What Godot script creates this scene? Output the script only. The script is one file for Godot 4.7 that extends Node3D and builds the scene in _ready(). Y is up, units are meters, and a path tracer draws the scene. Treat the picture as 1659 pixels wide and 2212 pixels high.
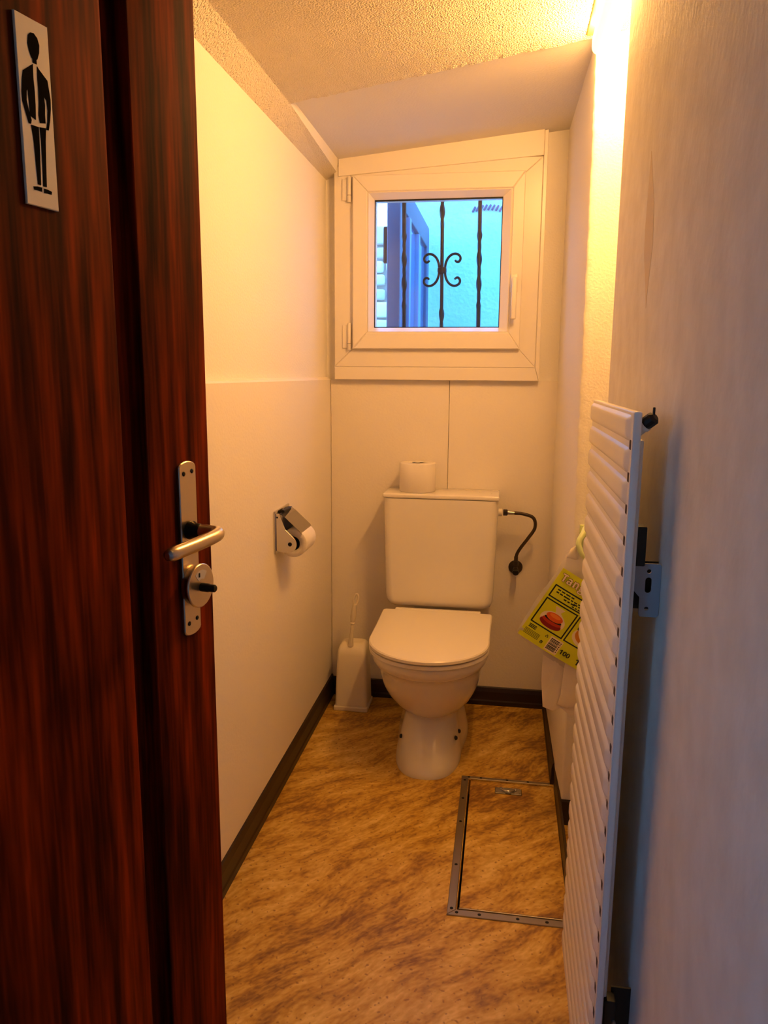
extends Node3D
# A narrow lavatory seen through its open door. Plan units: x to the right, y up, d = distance in front of the lens (z = -d).

var M := {}
var used := {}

func P(x: float, y: float, d: float) -> Vector3:
	return Vector3(x, y, -d)

# ---------------------------------------------------------------- naming
func numbered(parent: Node, called: String) -> String:
	var key := str(parent.get_instance_id()) + "/" + called
	var n: int = used.get(key, 0)
	used[key] = n + 1
	return called if n == 0 else "%s_%03d" % [called, n]

func put(called: String, mesh: Mesh, m: Material, parent: Node = self) -> MeshInstance3D:
	var o := MeshInstance3D.new()
	o.name = numbered(parent, called)
	o.mesh = mesh
	o.material_override = m
	parent.add_child(o, true)
	return o

func base(called: String, at: Vector3, parent: Node = self) -> Node3D:
	var o := Node3D.new()
	o.name = numbered(parent, called)
	parent.add_child(o, true)
	o.position = at
	return o

func tag(o: Node, label: String, category: String, group := "") -> Node:
	o.set_meta("label", label)
	o.set_meta("category", category)
	if group != "":
		o.set_meta("group", group)
	return o

func structure(o: Node, label := "", category := "") -> Node:
	o.set_meta("kind", "structure")
	if label != "":
		o.set_meta("label", label)
	if category != "":
		o.set_meta("category", category)
	return o

# ---------------------------------------------------------------- mesh helpers
func start() -> SurfaceTool:
	var st := SurfaceTool.new()
	st.begin(Mesh.PRIMITIVE_TRIANGLES)
	return st

func finish(st: SurfaceTool) -> ArrayMesh:
	st.generate_normals()
	return st.commit()

func tri(st: SurfaceTool, a: Vector3, b: Vector3, c: Vector3) -> void:
	st.add_vertex(a); st.add_vertex(c); st.add_vertex(b)

# a, b, c, d counter-clockwise seen from outside
func quad(st: SurfaceTool, a: Vector3, b: Vector3, c: Vector3, d: Vector3) -> void:
	tri(st, a, b, c); tri(st, a, c, d)

func add_box(st: SurfaceTool, lo: Vector3, hi: Vector3) -> void:
	st.set_smooth_group(-1)
	var a := Vector3(minf(lo.x, hi.x), minf(lo.y, hi.y), minf(lo.z, hi.z))
	var b := Vector3(maxf(lo.x, hi.x), maxf(lo.y, hi.y), maxf(lo.z, hi.z))
	var v := []
	for i in 8:
		v.append(Vector3(b.x if i & 1 else a.x, b.y if i & 2 else a.y, b.z if i & 4 else a.z))
	quad(st, v[4], v[5], v[7], v[6]); quad(st, v[1], v[0], v[2], v[3])
	quad(st, v[5], v[1], v[3], v[7]); quad(st, v[0], v[4], v[6], v[2])
	quad(st, v[6], v[7], v[3], v[2]); quad(st, v[0], v[1], v[5], v[4])

func box(lo: Vector3, hi: Vector3) -> ArrayMesh:
	var st := start()
	add_box(st, lo, hi)
	return finish(st)

# box with rounded edges, centred on at
func add_rbox(st: SurfaceTool, at: Vector3, size: Vector3, r: float, turn := Basis.IDENTITY, steps := 3) -> void:
	st.set_smooth_group(0)
	var h := size / 2.0
	r = minf(r, minf(h.x, minf(h.y, h.z)) * 0.999)
	var axes := []
	for k in 3:
		var list := []
		for i in steps + 1:
			list.append(-h[k] + r * (1.0 - cos(i * PI / 2 / steps)) if i < steps else -h[k] + r)
		var n := list.size()
		for i in n:
			list.append(-list[n - 1 - i])
		axes.append(list)
	for k in 3:
		var u := (k + 1) % 3
		var w := (k + 2) % 3
		for s in [-1.0, 1.0]:
			var lu: Array = axes[u]
			var lw: Array = axes[w]
			var grid := []
			for i in lu.size():
				var row := []
				for j in lw.size():
					var q := Vector3.ZERO
					q[k] = s * h[k]; q[u] = lu[i]; q[w] = lw[j]
					var c := q.clamp(-(h - Vector3.ONE * r), h - Vector3.ONE * r)
					var dlt := q - c
					row.append(at + turn * (c + dlt.normalized() * r))
				grid.append(row)
			for i in lu.size() - 1:
				for j in lw.size() - 1:
					if s > 0:
						quad(st, grid[i][j], grid[i + 1][j], grid[i + 1][j + 1], grid[i][j + 1])
					else:
						quad(st, grid[i][j], grid[i][j + 1], grid[i + 1][j + 1], grid[i + 1][j])

func rbox(at: Vector3, size: Vector3, r: float, turn := Basis.IDENTITY, steps := 3) -> ArrayMesh:
	var st := start()
	add_rbox(st, at, size, r, turn, steps)
	return finish(st)

# rings of equal length joined into a skin, with caps
func add_loft(st: SurfaceTool, rings: Array, smooth := true, caps := true, closed := true) -> void:
	st.set_smooth_group(0 if smooth else -1)
	var n: int = rings[0].size()
	var last := n if closed else n - 1
	for k in rings.size() - 1:
		for i in last:
			var j := (i + 1) % n
			quad(st, rings[k][i], rings[k][j], rings[k + 1][j], rings[k + 1][i])
	if caps:
		st.set_smooth_group(-1)
		for e in [0, rings.size() - 1]:
			var c := Vector3.ZERO
			for p in rings[e]:
				c += p
			c /= n
			for i in n:
				var j := (i + 1) % n
				if e == 0:
					tri(st, c, rings[e][j], rings[e][i])
				else:
					tri(st, c, rings[e][i], rings[e][j])

# profile of (radius, height) turned round an axis that starts at "at"
func add_lathe(st: SurfaceTool, profile: Array, at: Vector3, axis := Vector3.UP, sides := 24, smooth := true) -> void:
	axis = axis.normalized()
	var side := axis.cross(Vector3.FORWARD if absf(axis.z) < 0.9 else Vector3.RIGHT).normalized()
	var other := axis.cross(side)
	var rings := []
	for p in profile:
		var ring := []
		for i in sides:
			var a := -TAU * i / sides
			ring.append(at + axis * p.y + (side * cos(a) - other * sin(a)) * maxf(p.x, 0.00002))
		rings.append(ring)
	add_loft(st, rings, smooth, true)

func lathe(profile: Array, at: Vector3, axis := Vector3.UP, sides := 24, smooth := true) -> ArrayMesh:
	var st := start()
	add_lathe(st, profile, at, axis, sides, smooth)
	return finish(st)

func curve(points: Array, per := 6) -> Array:
	var out := []
	for k in points.size() - 1:
		var a: Vector3 = points[max(k - 1, 0)]
		var b: Vector3 = points[k]
		var c: Vector3 = points[k + 1]
		var d: Vector3 = points[min(k + 2, points.size() - 1)]
		for i in per:
			out.append(b.cubic_interpolate(c, a, d, float(i) / per))
	out.append(points[-1])
	return out

func add_tube(st: SurfaceTool, path: Array, radius, sides := 10, flat := 1.0) -> void:
	var rings := []
	var n: int = path.size()
	var side := Vector3.ZERO
	for k in n:
		var t: Vector3 = (path[min(k + 1, n - 1)] - path[max(k - 1, 0)]).normalized()
		if k == 0:
			side = t.cross(Vector3.UP if absf(t.y) < 0.9 else Vector3.RIGHT).normalized()
		else:
			side = (side - t * side.dot(t)).normalized()
		var other := t.cross(side)
		var r: float = radius[k] if radius is Array else radius
		var ring := []
		for i in sides:
			var a := TAU * i / sides
			ring.append(path[k] + (side * cos(a) + other * sin(a) * flat) * r)
		rings.append(ring)
	add_loft(st, rings, true, true)

func tube(path: Array, radius, sides := 10, flat := 1.0) -> ArrayMesh:
	var st := start()
	add_tube(st, path, radius, sides, flat)
	return finish(st)

func inset(poly: PackedVector2Array, by: float) -> PackedVector2Array:
	var out := PackedVector2Array()
	var n := poly.size()
	for i in n:
		var a := (poly[i] - poly[(i + n - 1) % n]).normalized()
		var b := (poly[(i + 1) % n] - poly[i]).normalized()
		var na := Vector2(-a.y, a.x)
		var nb := Vector2(-b.y, b.x)
		var m := (na + nb) / maxf(1.0 + na.dot(nb), 0.25)
		out.append(poly[i] + m * by)
	return out

# outline in the x-y plane, from z = back to z = front, its front rim bevelled
func add_prism(st: SurfaceTool, outline: Array, front: float, back: float, bevel := 0.0, xf := Transform3D.IDENTITY) -> void:
	var poly := PackedVector2Array(outline)
	if Geometry2D.is_polygon_clockwise(poly):
		poly.reverse()
	var n := poly.size()
	var top := inset(poly, bevel) if bevel > 0.0 else poly
	var idx := Geometry2D.triangulate_polygon(poly)
	st.set_smooth_group(-1)
	for k in range(0, idx.size(), 3):
		var a := idx[k]
		var b := idx[k + 1]
		var c := idx[k + 2]
		if (poly[b] - poly[a]).cross(poly[c] - poly[a]) < 0:
			var s := b
			b = c
			c = s
		tri(st, xf * Vector3(top[a].x, top[a].y, front), xf * Vector3(top[b].x, top[b].y, front), xf * Vector3(top[c].x, top[c].y, front))
		tri(st, xf * Vector3(poly[a].x, poly[a].y, back), xf * Vector3(poly[c].x, poly[c].y, back), xf * Vector3(poly[b].x, poly[b].y, back))
	for i in n:
		var j := (i + 1) % n
		var a3 := Vector3(poly[i].x, poly[i].y, back)
		var b3 := Vector3(poly[j].x, poly[j].y, back)
		var c3 := Vector3(poly[j].x, poly[j].y, front - bevel)
		var d3 := Vector3(poly[i].x, poly[i].y, front - bevel)
		quad(st, xf * a3, xf * b3, xf * c3, xf * d3)
		if bevel > 0.0:
			quad(st, xf * d3, xf * c3, xf * Vector3(top[j].x, top[j].y, front), xf * Vector3(top[i].x, top[i].y, front))

func prism(outline: Array, front: float, back: float, bevel := 0.0, xf := Transform3D.IDENTITY) -> ArrayMesh:
	var st := start()
	add_prism(st, outline, front, back, bevel, xf)
	return finish(st)

# plan outline of (x, d) pairs, standing from y0 to y1
func plan(outline: Array, y0: float, y1: float) -> ArrayMesh:
	var xf := Transform3D(Basis(Vector3(1, 0, 0), Vector3(0, 0, -1), Vector3(0, 1, 0)), Vector3.ZERO)
	return prism(outline, y1, y0, 0.0, xf)

# a soft pillow on an outline
func puff(outline: Array, thick: float, xf := Transform3D.IDENTITY, wobble := 0.0, seed_ := 1) -> ArrayMesh:
	var poly := PackedVector2Array(outline)
	if Geometry2D.is_polygon_clockwise(poly):
		poly.reverse()
	var dense := []
	for i in poly.size():
		var a := poly[i]
		var b := poly[(i + 1) % poly.size()]
		var parts := maxi(1, int(a.distance_to(b) / 0.012))
		for k in parts:
			dense.append(a.lerp(b, float(k) / parts))
	var c := Vector2.ZERO
	for p in dense:
		c += p
	c /= dense.size()
	var noise := FastNoiseLite.new()
	noise.seed = seed_
	noise.frequency = 28.0
	var st := start()
	for s in [1.0, -1.0]:
		var rings := []
		for q in [1.0, 0.93, 0.8, 0.6, 0.4, 0.2, 0.02]:
			var ring := []
			for p in dense:
				var at: Vector2 = c + (p - c) * q
				var up := thick * sqrt(maxf(0.0, 1.0 - q * q)) + (wobble * noise.get_noise_2d(at.x, at.y) if q < 1.0 else 0.0)
				ring.append(xf * Vector3(at.x, at.y, s * maxf(up, 0.0002)))
			rings.append(ring)
		if s < 0:
			for r in rings:
				r.reverse()
		add_loft(st, rings, true, false)
	return finish(st)

# ---------------------------------------------------------------- materials
func mat(r: float, g: float, b: float, rough := 0.6, metal := 0.0) -> StandardMaterial3D:
	var m := StandardMaterial3D.new()
	m.albedo_color = Color(r, g, b)
	m.roughness = rough
	m.metallic = metal
	return m

func fine(seed_: int, freq: float, bump: float, size := 512) -> NoiseTexture2D:
	var n := FastNoiseLite.new()
	n.seed = seed_
	n.frequency = freq
	n.fractal_octaves = 4
	var t := NoiseTexture2D.new()
	t.width = size
	t.height = size
	t.seamless = true
	t.as_normal_map = true
	t.bump_strength = bump
	t.noise = n
	return t

func tones(seed_: int, freq: float, a: Color, b: Color, size := 512) -> NoiseTexture2D:
	var n := FastNoiseLite.new()
	n.seed = seed_
	n.frequency = freq
	n.fractal_octaves = 5
	var g := Gradient.new()
	g.set_color(0, a)
	g.set_color(1, b)
	var t := NoiseTexture2D.new()
	t.width = size
	t.height = size
	t.seamless = true
	t.color_ramp = g
	t.noise = n
	return t

func rough_wall(m: StandardMaterial3D, bump: NoiseTexture2D, scale: Vector3, strength := 1.0) -> StandardMaterial3D:
	m.uv1_triplanar = true
	m.uv1_world_triplanar = true
	m.uv1_scale = scale
	m.normal_enabled = true
	m.normal_texture = bump
	m.normal_scale = strength
	return m

# marbled brown vinyl: diagonal drifts of ochre, brown and cream with small dark flecks
func vinyl_image() -> ImageTexture:
	var w := 768
	var h := 1536
	var img := Image.create(w, h, false, Image.FORMAT_RGB8)
	var drift := FastNoiseLite.new()
	drift.seed = 11; drift.frequency = 1.0; drift.fractal_octaves = 4
	var warp := FastNoiseLite.new()
	warp.seed = 5; warp.frequency = 2.2; warp.fractal_octaves = 2
	var grain := FastNoiseLite.new()
	grain.seed = 23; grain.frequency = 1.0; grain.fractal_octaves = 3
	var fleck := FastNoiseLite.new()
	fleck.seed = 31; fleck.frequency = 80.0; fleck.fractal_octaves = 1
	var dark := Color(0.46, 0.30, 0.115)
	var mid := Color(0.75, 0.585, 0.225)
	var pale := Color(0.89, 0.765, 0.46)
	for j in h:
		for i in w:
			var x := (float(i) / w) * 1.3
			var d := (float(j) / h) * 2.8
			var a := (x + d) * 0.7071
			var b := (x - d) * 0.7071
			var q := warp.get_noise_2d(x, d) * 0.035
			var t := drift.get_noise_2d(a * 5.0, (b + q) * 18.0) * 0.72 + grain.get_noise_2d(a * 34.0, (b + q) * 90.0) * 0.42 + warp.get_noise_2d(x * 0.7 + 9.0, d * 0.7) * 0.45
			var c := mid.lerp(pale, clampf(t * 1.45, 0, 1)) if t > 0 else mid.lerp(dark, clampf(-t * 1.5, 0, 1))
			var f := fleck.get_noise_2d(x, d)
			if f > 0.68:
				c = c.lerp(dark, clampf((f - 0.68) * 5.0, 0, 0.6))
			img.set_pixel(i, j, c)
	img.generate_mipmaps()
	return ImageTexture.create_from_image(img)

# dark stained wood: upright grain
func wood_image() -> ImageTexture:
	var w := 384
	var h := 1024
	var img := Image.create(w, h, false, Image.FORMAT_RGB8)
	var a := FastNoiseLite.new()
	a.seed = 3; a.frequency = 1.0; a.fractal_octaves = 4
	var b := FastNoiseLite.new()
	b.seed = 8; b.frequency = 1.0; b.fractal_octaves = 3
	for j in h:
		for i in w:
			var x := float(i) / w * 0.8
			var y := float(j) / h * 2.1
			var t := a.get_noise_2d(x * 26.0, y * 1.6) * 0.8 + b.get_noise_2d(x * 140.0, y * 6.0) * 0.35
			t = clampf(0.5 + t, 0, 1)
			img.set_pixel(i, j, Color(0.18, 0.040, 0.006).lerp(Color(0.55, 0.185, 0.026), t))
	img.generate_mipmaps()
	return ImageTexture.create_from_image(img)

func materials() -> void:
	var plaster_bump := fine(2, 0.05, 6.0)
	var coarse_bump := fine(7, 0.11, 12.0)
	M.wall = rough_wall(mat(0.94, 0.92, 0.89, 0.75), plaster_bump, Vector3(4, 4, 4), 0.25)
	M.board = rough_wall(mat(0.93, 0.90, 0.86, 0.55), plaster_bump, Vector3(3, 3, 3), 0.12)
	M.ceiling = rough_wall(mat(0.92, 0.88, 0.80, 0.85), coarse_bump, Vector3(3.0, 3.0, 3.0), 1.0)
	M.soffit = rough_wall(mat(0.90, 0.88, 0.85, 0.8), plaster_bump, Vector3(4, 4, 4), 0.2)
	M.side = rough_wall(mat(1, 1, 1, 0.7), plaster_bump, Vector3(2.0, 1.5, 2.0), 0.05)
	M.side.albedo_texture = tones(19, 0.012, Color(0.90, 0.875, 0.84), Color(0.96, 0.94, 0.91))
	M.hall = rough_wall(mat(0.93, 0.91, 0.88, 0.8), plaster_bump, Vector3(3, 3, 3), 0.2)
	M.hall_floor = rough_wall(mat(0.55, 0.50, 0.45, 0.5), plaster_bump, Vector3(3, 3, 3), 0.1)
	M.vinyl = mat(1, 1, 1, 0.42)
	M.vinyl.albedo_texture = vinyl_image()
	M.baseboard = mat(0.150, 0.085, 0.060, 0.45)
	M.wood = mat(1, 1, 1, 0.62)
	M.wood.metallic_specular = 0.15
	M.wood.albedo_texture = wood_image()
	M.pvc = mat(0.93, 0.90, 0.86, 0.32)
	M.gasket = mat(0.04, 0.04, 0.045, 0.6)
	M.ceramic = mat(0.93, 0.905, 0.86, 0.12)
	M.ceramic.clearcoat_enabled = true
	M.ceramic.clearcoat = 0.5
	M.ceramic.clearcoat_roughness = 0.05
	M.seat = mat(0.94, 0.91, 0.86, 0.28)
	M.plastic = mat(0.94, 0.90, 0.82, 0.4)
	M.paper = rough_wall(mat(0.93, 0.90, 0.86, 0.95), fine(41, 0.11, 6.0, 256), Vector3(20, 20, 20), 0.6)
	M.cardboard = mat(0.42, 0.34, 0.27, 0.9)
	M.chrome = mat(0.80, 0.79, 0.77, 0.16, 1.0)
	M.steel = mat(0.70, 0.69, 0.67, 0.30, 1.0)
	M.nickel = mat(0.82, 0.76, 0.66, 0.28, 1.0)
	M.aluminium = mat(0.62, 0.58, 0.52, 0.42, 1.0)
	M.dark_metal = mat(0.10, 0.09, 0.085, 0.4, 0.6)
	M.braid = mat(0.30, 0.26, 0.23, 0.42, 0.8)
	M.black = mat(0.03, 0.028, 0.03, 0.5)
	M.radiator = mat(0.96, 0.94, 0.91, 0.25)
	M.bracket = mat(0.62, 0.63, 0.66, 0.45, 0.3)
	M.crack_and_shade = mat(0.30, 0.20, 0.15, 0.8)  # brown for cracks and chips, and for shade painted at the radiator ribs
	M.lamp_base = mat(0.86, 0.72, 0.40, 0.4)
	M.sign = mat(0.97, 0.93, 0.84, 0.3)
	M.ink = mat(0.045, 0.032, 0.028, 0.8)
	M.ink.metallic_specular = 0.1
	M.iron = mat(0.075, 0.085, 0.13, 0.45, 0.4)
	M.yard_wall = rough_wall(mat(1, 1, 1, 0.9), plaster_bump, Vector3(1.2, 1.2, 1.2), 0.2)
	M.yard_wall.albedo_texture = tones(57, 0.006, Color(0.66, 0.93, 0.89), Color(0.74, 0.97, 0.93))  # aqua tint paints the cool daylight cast onto a white wall
	M.slate = mat(0.25, 0.33, 0.46, 0.5)
	M.gate_pale = mat(0.42, 0.55, 0.72, 0.4)
	M.gate_glass = mat(0.35, 0.48, 0.66, 0.08)
	M.ground = mat(0.55, 0.56, 0.56, 0.9)
	M.film = mat(0.95, 0.92, 0.86, 0.25)
	M.film.transparency = BaseMaterial3D.TRANSPARENCY_ALPHA
	M.film.albedo_color.a = 0.5
	M.bag_white = mat(0.94, 0.90, 0.84, 0.55)
	M.green_plastic = mat(0.80, 0.86, 0.62, 0.4)
	M.glass = mat(0.90, 0.97, 1.0, 0.02)
	M.glass.transparency = BaseMaterial3D.TRANSPARENCY_ALPHA
	M.glass.albedo_color.a = 0.015

# ---------------------------------------------------------------- scene
func _ready() -> void:
	# camera
	var cam := Camera3D.new()
	cam.name = "camera"
	cam.position = Vector3(0, 1.27, 0)
	cam.rotation_degrees = Vector3(-10.23, 8.87, 0.44)
	cam.fov = 67.33
	cam.near = 0.02
	add_child(cam)
	cam.current = true
	# sky and exposure
	var sm := ProceduralSkyMaterial.new()
	sm.sky_top_color = Color(0.44, 0.67, 1.0)
	sm.sky_horizon_color = Color(0.58, 0.83, 1.0)
	sm.ground_bottom_color = Color(0.35, 0.42, 0.48)
	sm.ground_horizon_color = Color(0.55, 0.72, 0.80)
	sm.sky_energy_multiplier = 2.6
	sm.sun_angle_max = 0.0
	var sky := Sky.new()
	sky.sky_material = sm
	var env := Environment.new()
	env.background_mode = Environment.BG_SKY
	env.sky = sky
	env.ambient_light_source = Environment.AMBIENT_SOURCE_DISABLED
	env.tonemap_mode = Environment.TONE_MAPPER_LINEAR
	env.tonemap_exposure = 1.0
	env.sdfgi_enabled = true
	env.ssao_enabled = true
	env.ssil_enabled = true
	var we := WorldEnvironment.new()
	we.name = "environment"
	we.environment = env
	add_child(we)
	materials()
	room()
	hall()
	yard()
	window()
	lamp()
	door()
	toilet()
	radiator()
	hatch()
	supply()
	paper_holder()
	brush()
	grille()
	bag()

# jagged plaster arris: a row of points along a line, each shifted a little
func jag(a: Vector3, b: Vector3, n: int, by: float, seed_: int) -> Array:
	var r := RandomNumberGenerator.new()
	r.seed = seed_
	var out := []
	for i in n + 1:
		var p := a.lerp(b, float(i) / n)
		if i > 0 and i < n:
			p += Vector3(r.randf_range(-by, by), r.randf_range(-by, by) * 0.6, r.randf_range(-by, by))
		out.append(p)
	return out

func flat_uv(st: SurfaceTool, x: float, y: float, d: float) -> void:
	st.set_uv(Vector2((x + 0.9) / 1.3, (d + 0.0) / 2.8))
	st.add_vertex(P(x, y, d))

func vinyl_sheet(st: SurfaceTool, x0: float, x1: float, d0: float, d1: float, y: float, thick: float) -> void:
	st.set_smooth_group(-1)
	for k in [[x0, d0], [x0, d1], [x1, d1], [x0, d0], [x1, d1], [x1, d0]]:
		flat_uv(st, k[0], y, k[1])
	var e := [[x0, d0], [x1, d0], [x1, d1], [x0, d1]]
	for i in 4:
		var a: Array = e[i]
		var b: Array = e[(i + 1) % 4]
		for k in [[a, y], [b, y], [b, y - thick], [a, y], [b, y - thick], [a, y - thick]]:
			flat_uv(st, k[0][0], k[1], k[0][1])
	for k in [[x0, d0], [x1, d1], [x0, d1], [x0, d0], [x1, d0], [x1, d1]]:
		flat_uv(st, k[0], y - thick, k[1])

func room() -> void:
	# floor with an opening for the hatch
	var st := start()
	vinyl_sheet(st, -0.76, -0.0745, 0.20, 3.05, 0.0, 0.05)
	vinyl_sheet(st, -0.0745, 0.48, 0.20, 1.6615, 0.0, 0.05)
	vinyl_sheet(st, -0.0745, 0.48, 2.272, 3.05, 0.0, 0.05)
	vinyl_sheet(st, 0.1905, 0.48, 1.6615, 2.272, 0.0, 0.05)
	st.generate_normals()
	structure(put("floor", st.commit(), M.vinyl), "brown marbled vinyl floor of the lavatory", "floor")
	var pit := start()
	add_box(pit, P(-0.80, -0.16, 0.20), P(0.50, -0.05, 1.655))
	add_box(pit, P(-0.80, -0.16, 2.275), P(0.50, -0.05, 3.05))
	add_box(pit, P(-0.80, -0.16, 1.65), P(-0.08, -0.05, 2.28))
	add_box(pit, P(0.195, -0.16, 1.65), P(0.50, -0.05, 2.28))
	add_box(pit, P(-0.80, -0.20, 0.20), P(0.50, -0.16, 3.05))
	structure(put("floor_base", finish(pit), M.black), "dark ground below the floor hatch", "floor")

	# left wall: smooth plaster over a thicker lower board with a sloping ledge
	var wl := base("wall_left", Vector3.ZERO)
	structure(wl, "cream left wall with a ledge at mid height", "wall")
	put("plaster", box(P(-0.80, 1.2, 0.18), P(-0.668, 2.15, 3.10)), M.wall, wl)
	var xf := Transform3D(Basis.IDENTITY, Vector3.ZERO)
	put("lower_board", prism([Vector2(-0.80, 0), Vector2(-0.652, 0), Vector2(-0.652, 1.2445), Vector2(-0.6548, 1.2495), Vector2(-0.669, 1.2535), Vector2(-0.80, 1.2535)], -0.18, -2.90, 0.0, xf), M.board, wl)

	# back wall: masonry round the window, two boards below it
	var wb := base("wall_back", Vector3.ZERO)
	structure(wb, "cream back wall below and around the window", "wall")
	st = start()
	add_box(st, P(-2.6, -0.1, 2.87), P(-0.56, 3.1, 3.12))
	add_box(st, P(0.05, -0.1, 2.87), P(2.6, 3.1, 3.12))
	add_box(st, P(-0.56, -0.1, 2.87), P(0.05, 1.35, 3.12))
	add_box(st, P(-0.56, 1.98, 2.87), P(0.05, 3.1, 3.12))
	put("masonry", finish(st), M.wall, wb)
	put("board", prism([Vector2(-0.6505, 0.0), Vector2(-0.2068, 0.0), Vector2(-0.2068, 1.247), Vector2(-0.6505, 1.247)], -2.855, -2.88, 0.0008), M.board, wb)
	put("board", prism([Vector2(-0.2052, 0.0), Vector2(0.21, 0.0), Vector2(0.21, 1.247), Vector2(-0.2052, 1.247)], -2.855, -2.88, 0.0008), M.board, wb)

	# right wall: alcove side, a shallow recess that holds the lamp, then the near wall; the alcove arris is rough plaster
	var wr := base("wall_right", Vector3.ZERO)
	structure(wr, "plastered right wall stepping back in a narrow lit recess", "wall")
	put("near_wall", plan([Vector2(0.205, 0.19), Vector2(0.205, 1.6295), Vector2(0.2065, 1.631), Vector2(0.34, 1.631), Vector2(0.48, 1.631), Vector2(0.48, 0.19)], -0.05, 2.4), M.side, wr)
	# dried brownish drip on the near wall
	var drip := Transform3D(Basis(Vector3(0, 0, -1), Vector3(0, 1, 0), Vector3(-1, 0, 0)), Vector3(0.205, 0, 0))
	put("drip_stain", prism([Vector2(1.292, 1.605), Vector2(1.305, 1.50), Vector2(1.300, 1.455), Vector2(1.268, 1.405), Vector2(1.252, 1.37), Vector2(1.246, 1.40), Vector2(1.228, 1.46), Vector2(1.240, 1.52)], 0.0003, -0.001, 0.0001, drip), mat(0.87, 0.81, 0.71, 0.7), wr)
	put("recess_wall", box(P(0.32, -0.05, 1.60), P(0.48, 2.4, 2.12)), M.wall, wr)
	st = start()
	st.set_smooth_group(0)
	var n := 150
	var arris := jag(P(0.1975, -0.05, 2.08), P(0.1860, 2.35, 2.08), n, 0.0011, 4)
	var cols := []
	for i in n + 1:
		var y: float = arris[i].y
		var e: Vector3 = arris[i]
		cols.append([P(0.181, y, 2.90), P(0.186, y, 2.55), P(0.190, y, 2.25), P(e.x - 0.001, y, 2.093), e + Vector3(0.0006, 0, -0.004), e + Vector3(0.005, 0, 0.0), P(e.x + 0.016, y, 2.0805), P(0.26, y, 2.081), P(0.36, y, 2.08)])
	for i in n:
		for j in cols[i].size() - 1:
			quad(st, cols[i][j + 1], cols[i][j], cols[i + 1][j], cols[i + 1][j + 1])
	put("alcove_wall", finish(st), M.wall, wr)
	put("core", plan([Vector2(0.196, 2.92), Vector2(0.203, 2.096), Vector2(0.48, 2.096), Vector2(0.48, 2.92)], -0.05, 2.4), M.wall, wr)

	# ceiling: textured, rising to the right, with a raised smooth soffit before the window
	var ce := base("ceiling", Vector3.ZERO)
	structure(ce, "rough textured cream ceiling sloping up to the right", "ceiling")
	st = start()
	st.set_smooth_group(-1)
	var lip := jag(P(-0.613, 1.996, 2.206), P(0.172, 2.075, 2.10), 60, 0.0026, 9)
	var near_left := P(-0.80, 1.935, 0.18)
	var la := P(-0.80, 1.935, 2.206)
	var wa := P(-0.668, 1.955, 0.18)
	var wbk := P(-0.668, 1.955, 2.206)
	var ka := P(-0.613, 1.996, 0.18)
	quad(st, la, wbk, wa, near_left)
	quad(st, wbk, lip[0], ka, wa)
	for i in 60:
		var a: Vector3 = lip[i]
		var b: Vector3 = lip[i + 1]
		var ta := float(i) / 60.0
		var tb := float(i + 1) / 60.0
		var na := P(lerpf(-0.613, 0.172, ta), lerpf(1.996, 2.075, ta), lerpf(2.180, 2.074, ta))
		var nb := P(lerpf(-0.613, 0.172, tb), lerpf(1.996, 2.075, tb), lerpf(2.180, 2.074, tb))
		quad(st, a, b, nb, na)
		quad(st, na, nb, Vector3(nb.x, nb.y, -0.18), Vector3(na.x, na.y, -0.18))
		quad(st, b, a, a + Vector3(0, 0.0045, -0.004), b + Vector3(0, 0.0045, -0.004))
		quad(st, b + Vector3(0, 0.0045, -0.004), a + Vector3(0, 0.0045, -0.004), Vector3(a.x, 2.4, a.z), Vector3(b.x, 2.4, b.z))
	quad(st, lip[60], P(0.50, 2.105, 2.12), P(0.50, 2.105, 0.18), P(0.172, 2.075, 0.18))
	quad(st, P(-0.80, 2.4, 0.18), P(0.50, 2.4, 0.18), P(0.50, 2.4, 2.9), P(-0.80, 2.4, 2.9))
	# strip beside the left wall and the side of the raised soffit
	quad(st, P(-0.80, 1.935, 2.88), P(-0.668, 1.953, 2.88), wbk, la)
	quad(st, P(-0.668, 1.953, 2.88), P(-0.622, 1.968, 2.88), lip[0], wbk)
	put("textured_plaster", finish(st), M.ceiling, ce)
	st = start()
	st.set_smooth_group(-1)
	quad(st, lip[0], P(-0.622, 1.968, 2.88), P(-0.612, 2.03, 2.88), P(-0.607, 2.034, 2.206))
	put("soffit_side", finish(st), M.soffit, ce)
	# open cracks where the soffit side meets the panel by the window
	for k in [[-0.6205, 2.0085, 2.745, 0.030], [-0.6205, 2.0075, 2.785, 0.022], [-0.6195, 2.0055, 2.825, 0.018], [-0.6185, 2.001, 2.846, 0.010]]:
		put("crack", rbox(P(k[0], k[1], k[2]), Vector3(0.006, 0.0035, k[3]), 0.0015, Basis(Vector3(1, 0, 0), 0.25), 2), M.crack_and_shade, ce)
	st = start()
	add_prism(st, [Vector2(-0.80, 2.010), Vector2(-0.622, 2.0105), Vector2(0.21, 2.0945), Vector2(0.21, 2.4), Vector2(-0.80, 2.4)], -2.12, -2.90)
	var so := put("ceiling_soffit", finish(st), M.soffit)
	structure(so, "smooth raised ceiling panel in front of the window", "ceiling")
	put("roof_slab", box(P(-2.6, 2.4, -3.2), P(2.6, 2.6, 3.12)), M.hall, ce)

	# baseboards: stepped dark plastic profiles
	var prof := [Vector2(0, 0), Vector2(0.011, 0), Vector2(0.011, 0.018), Vector2(0.0085, 0.024), Vector2(0.0085, 0.060), Vector2(0.005, 0.078), Vector2(0.0, 0.082)]
	var left := []
	for p in prof:
		left.append(Vector2(-0.652 + p.x, p.y * 1.03))
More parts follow.
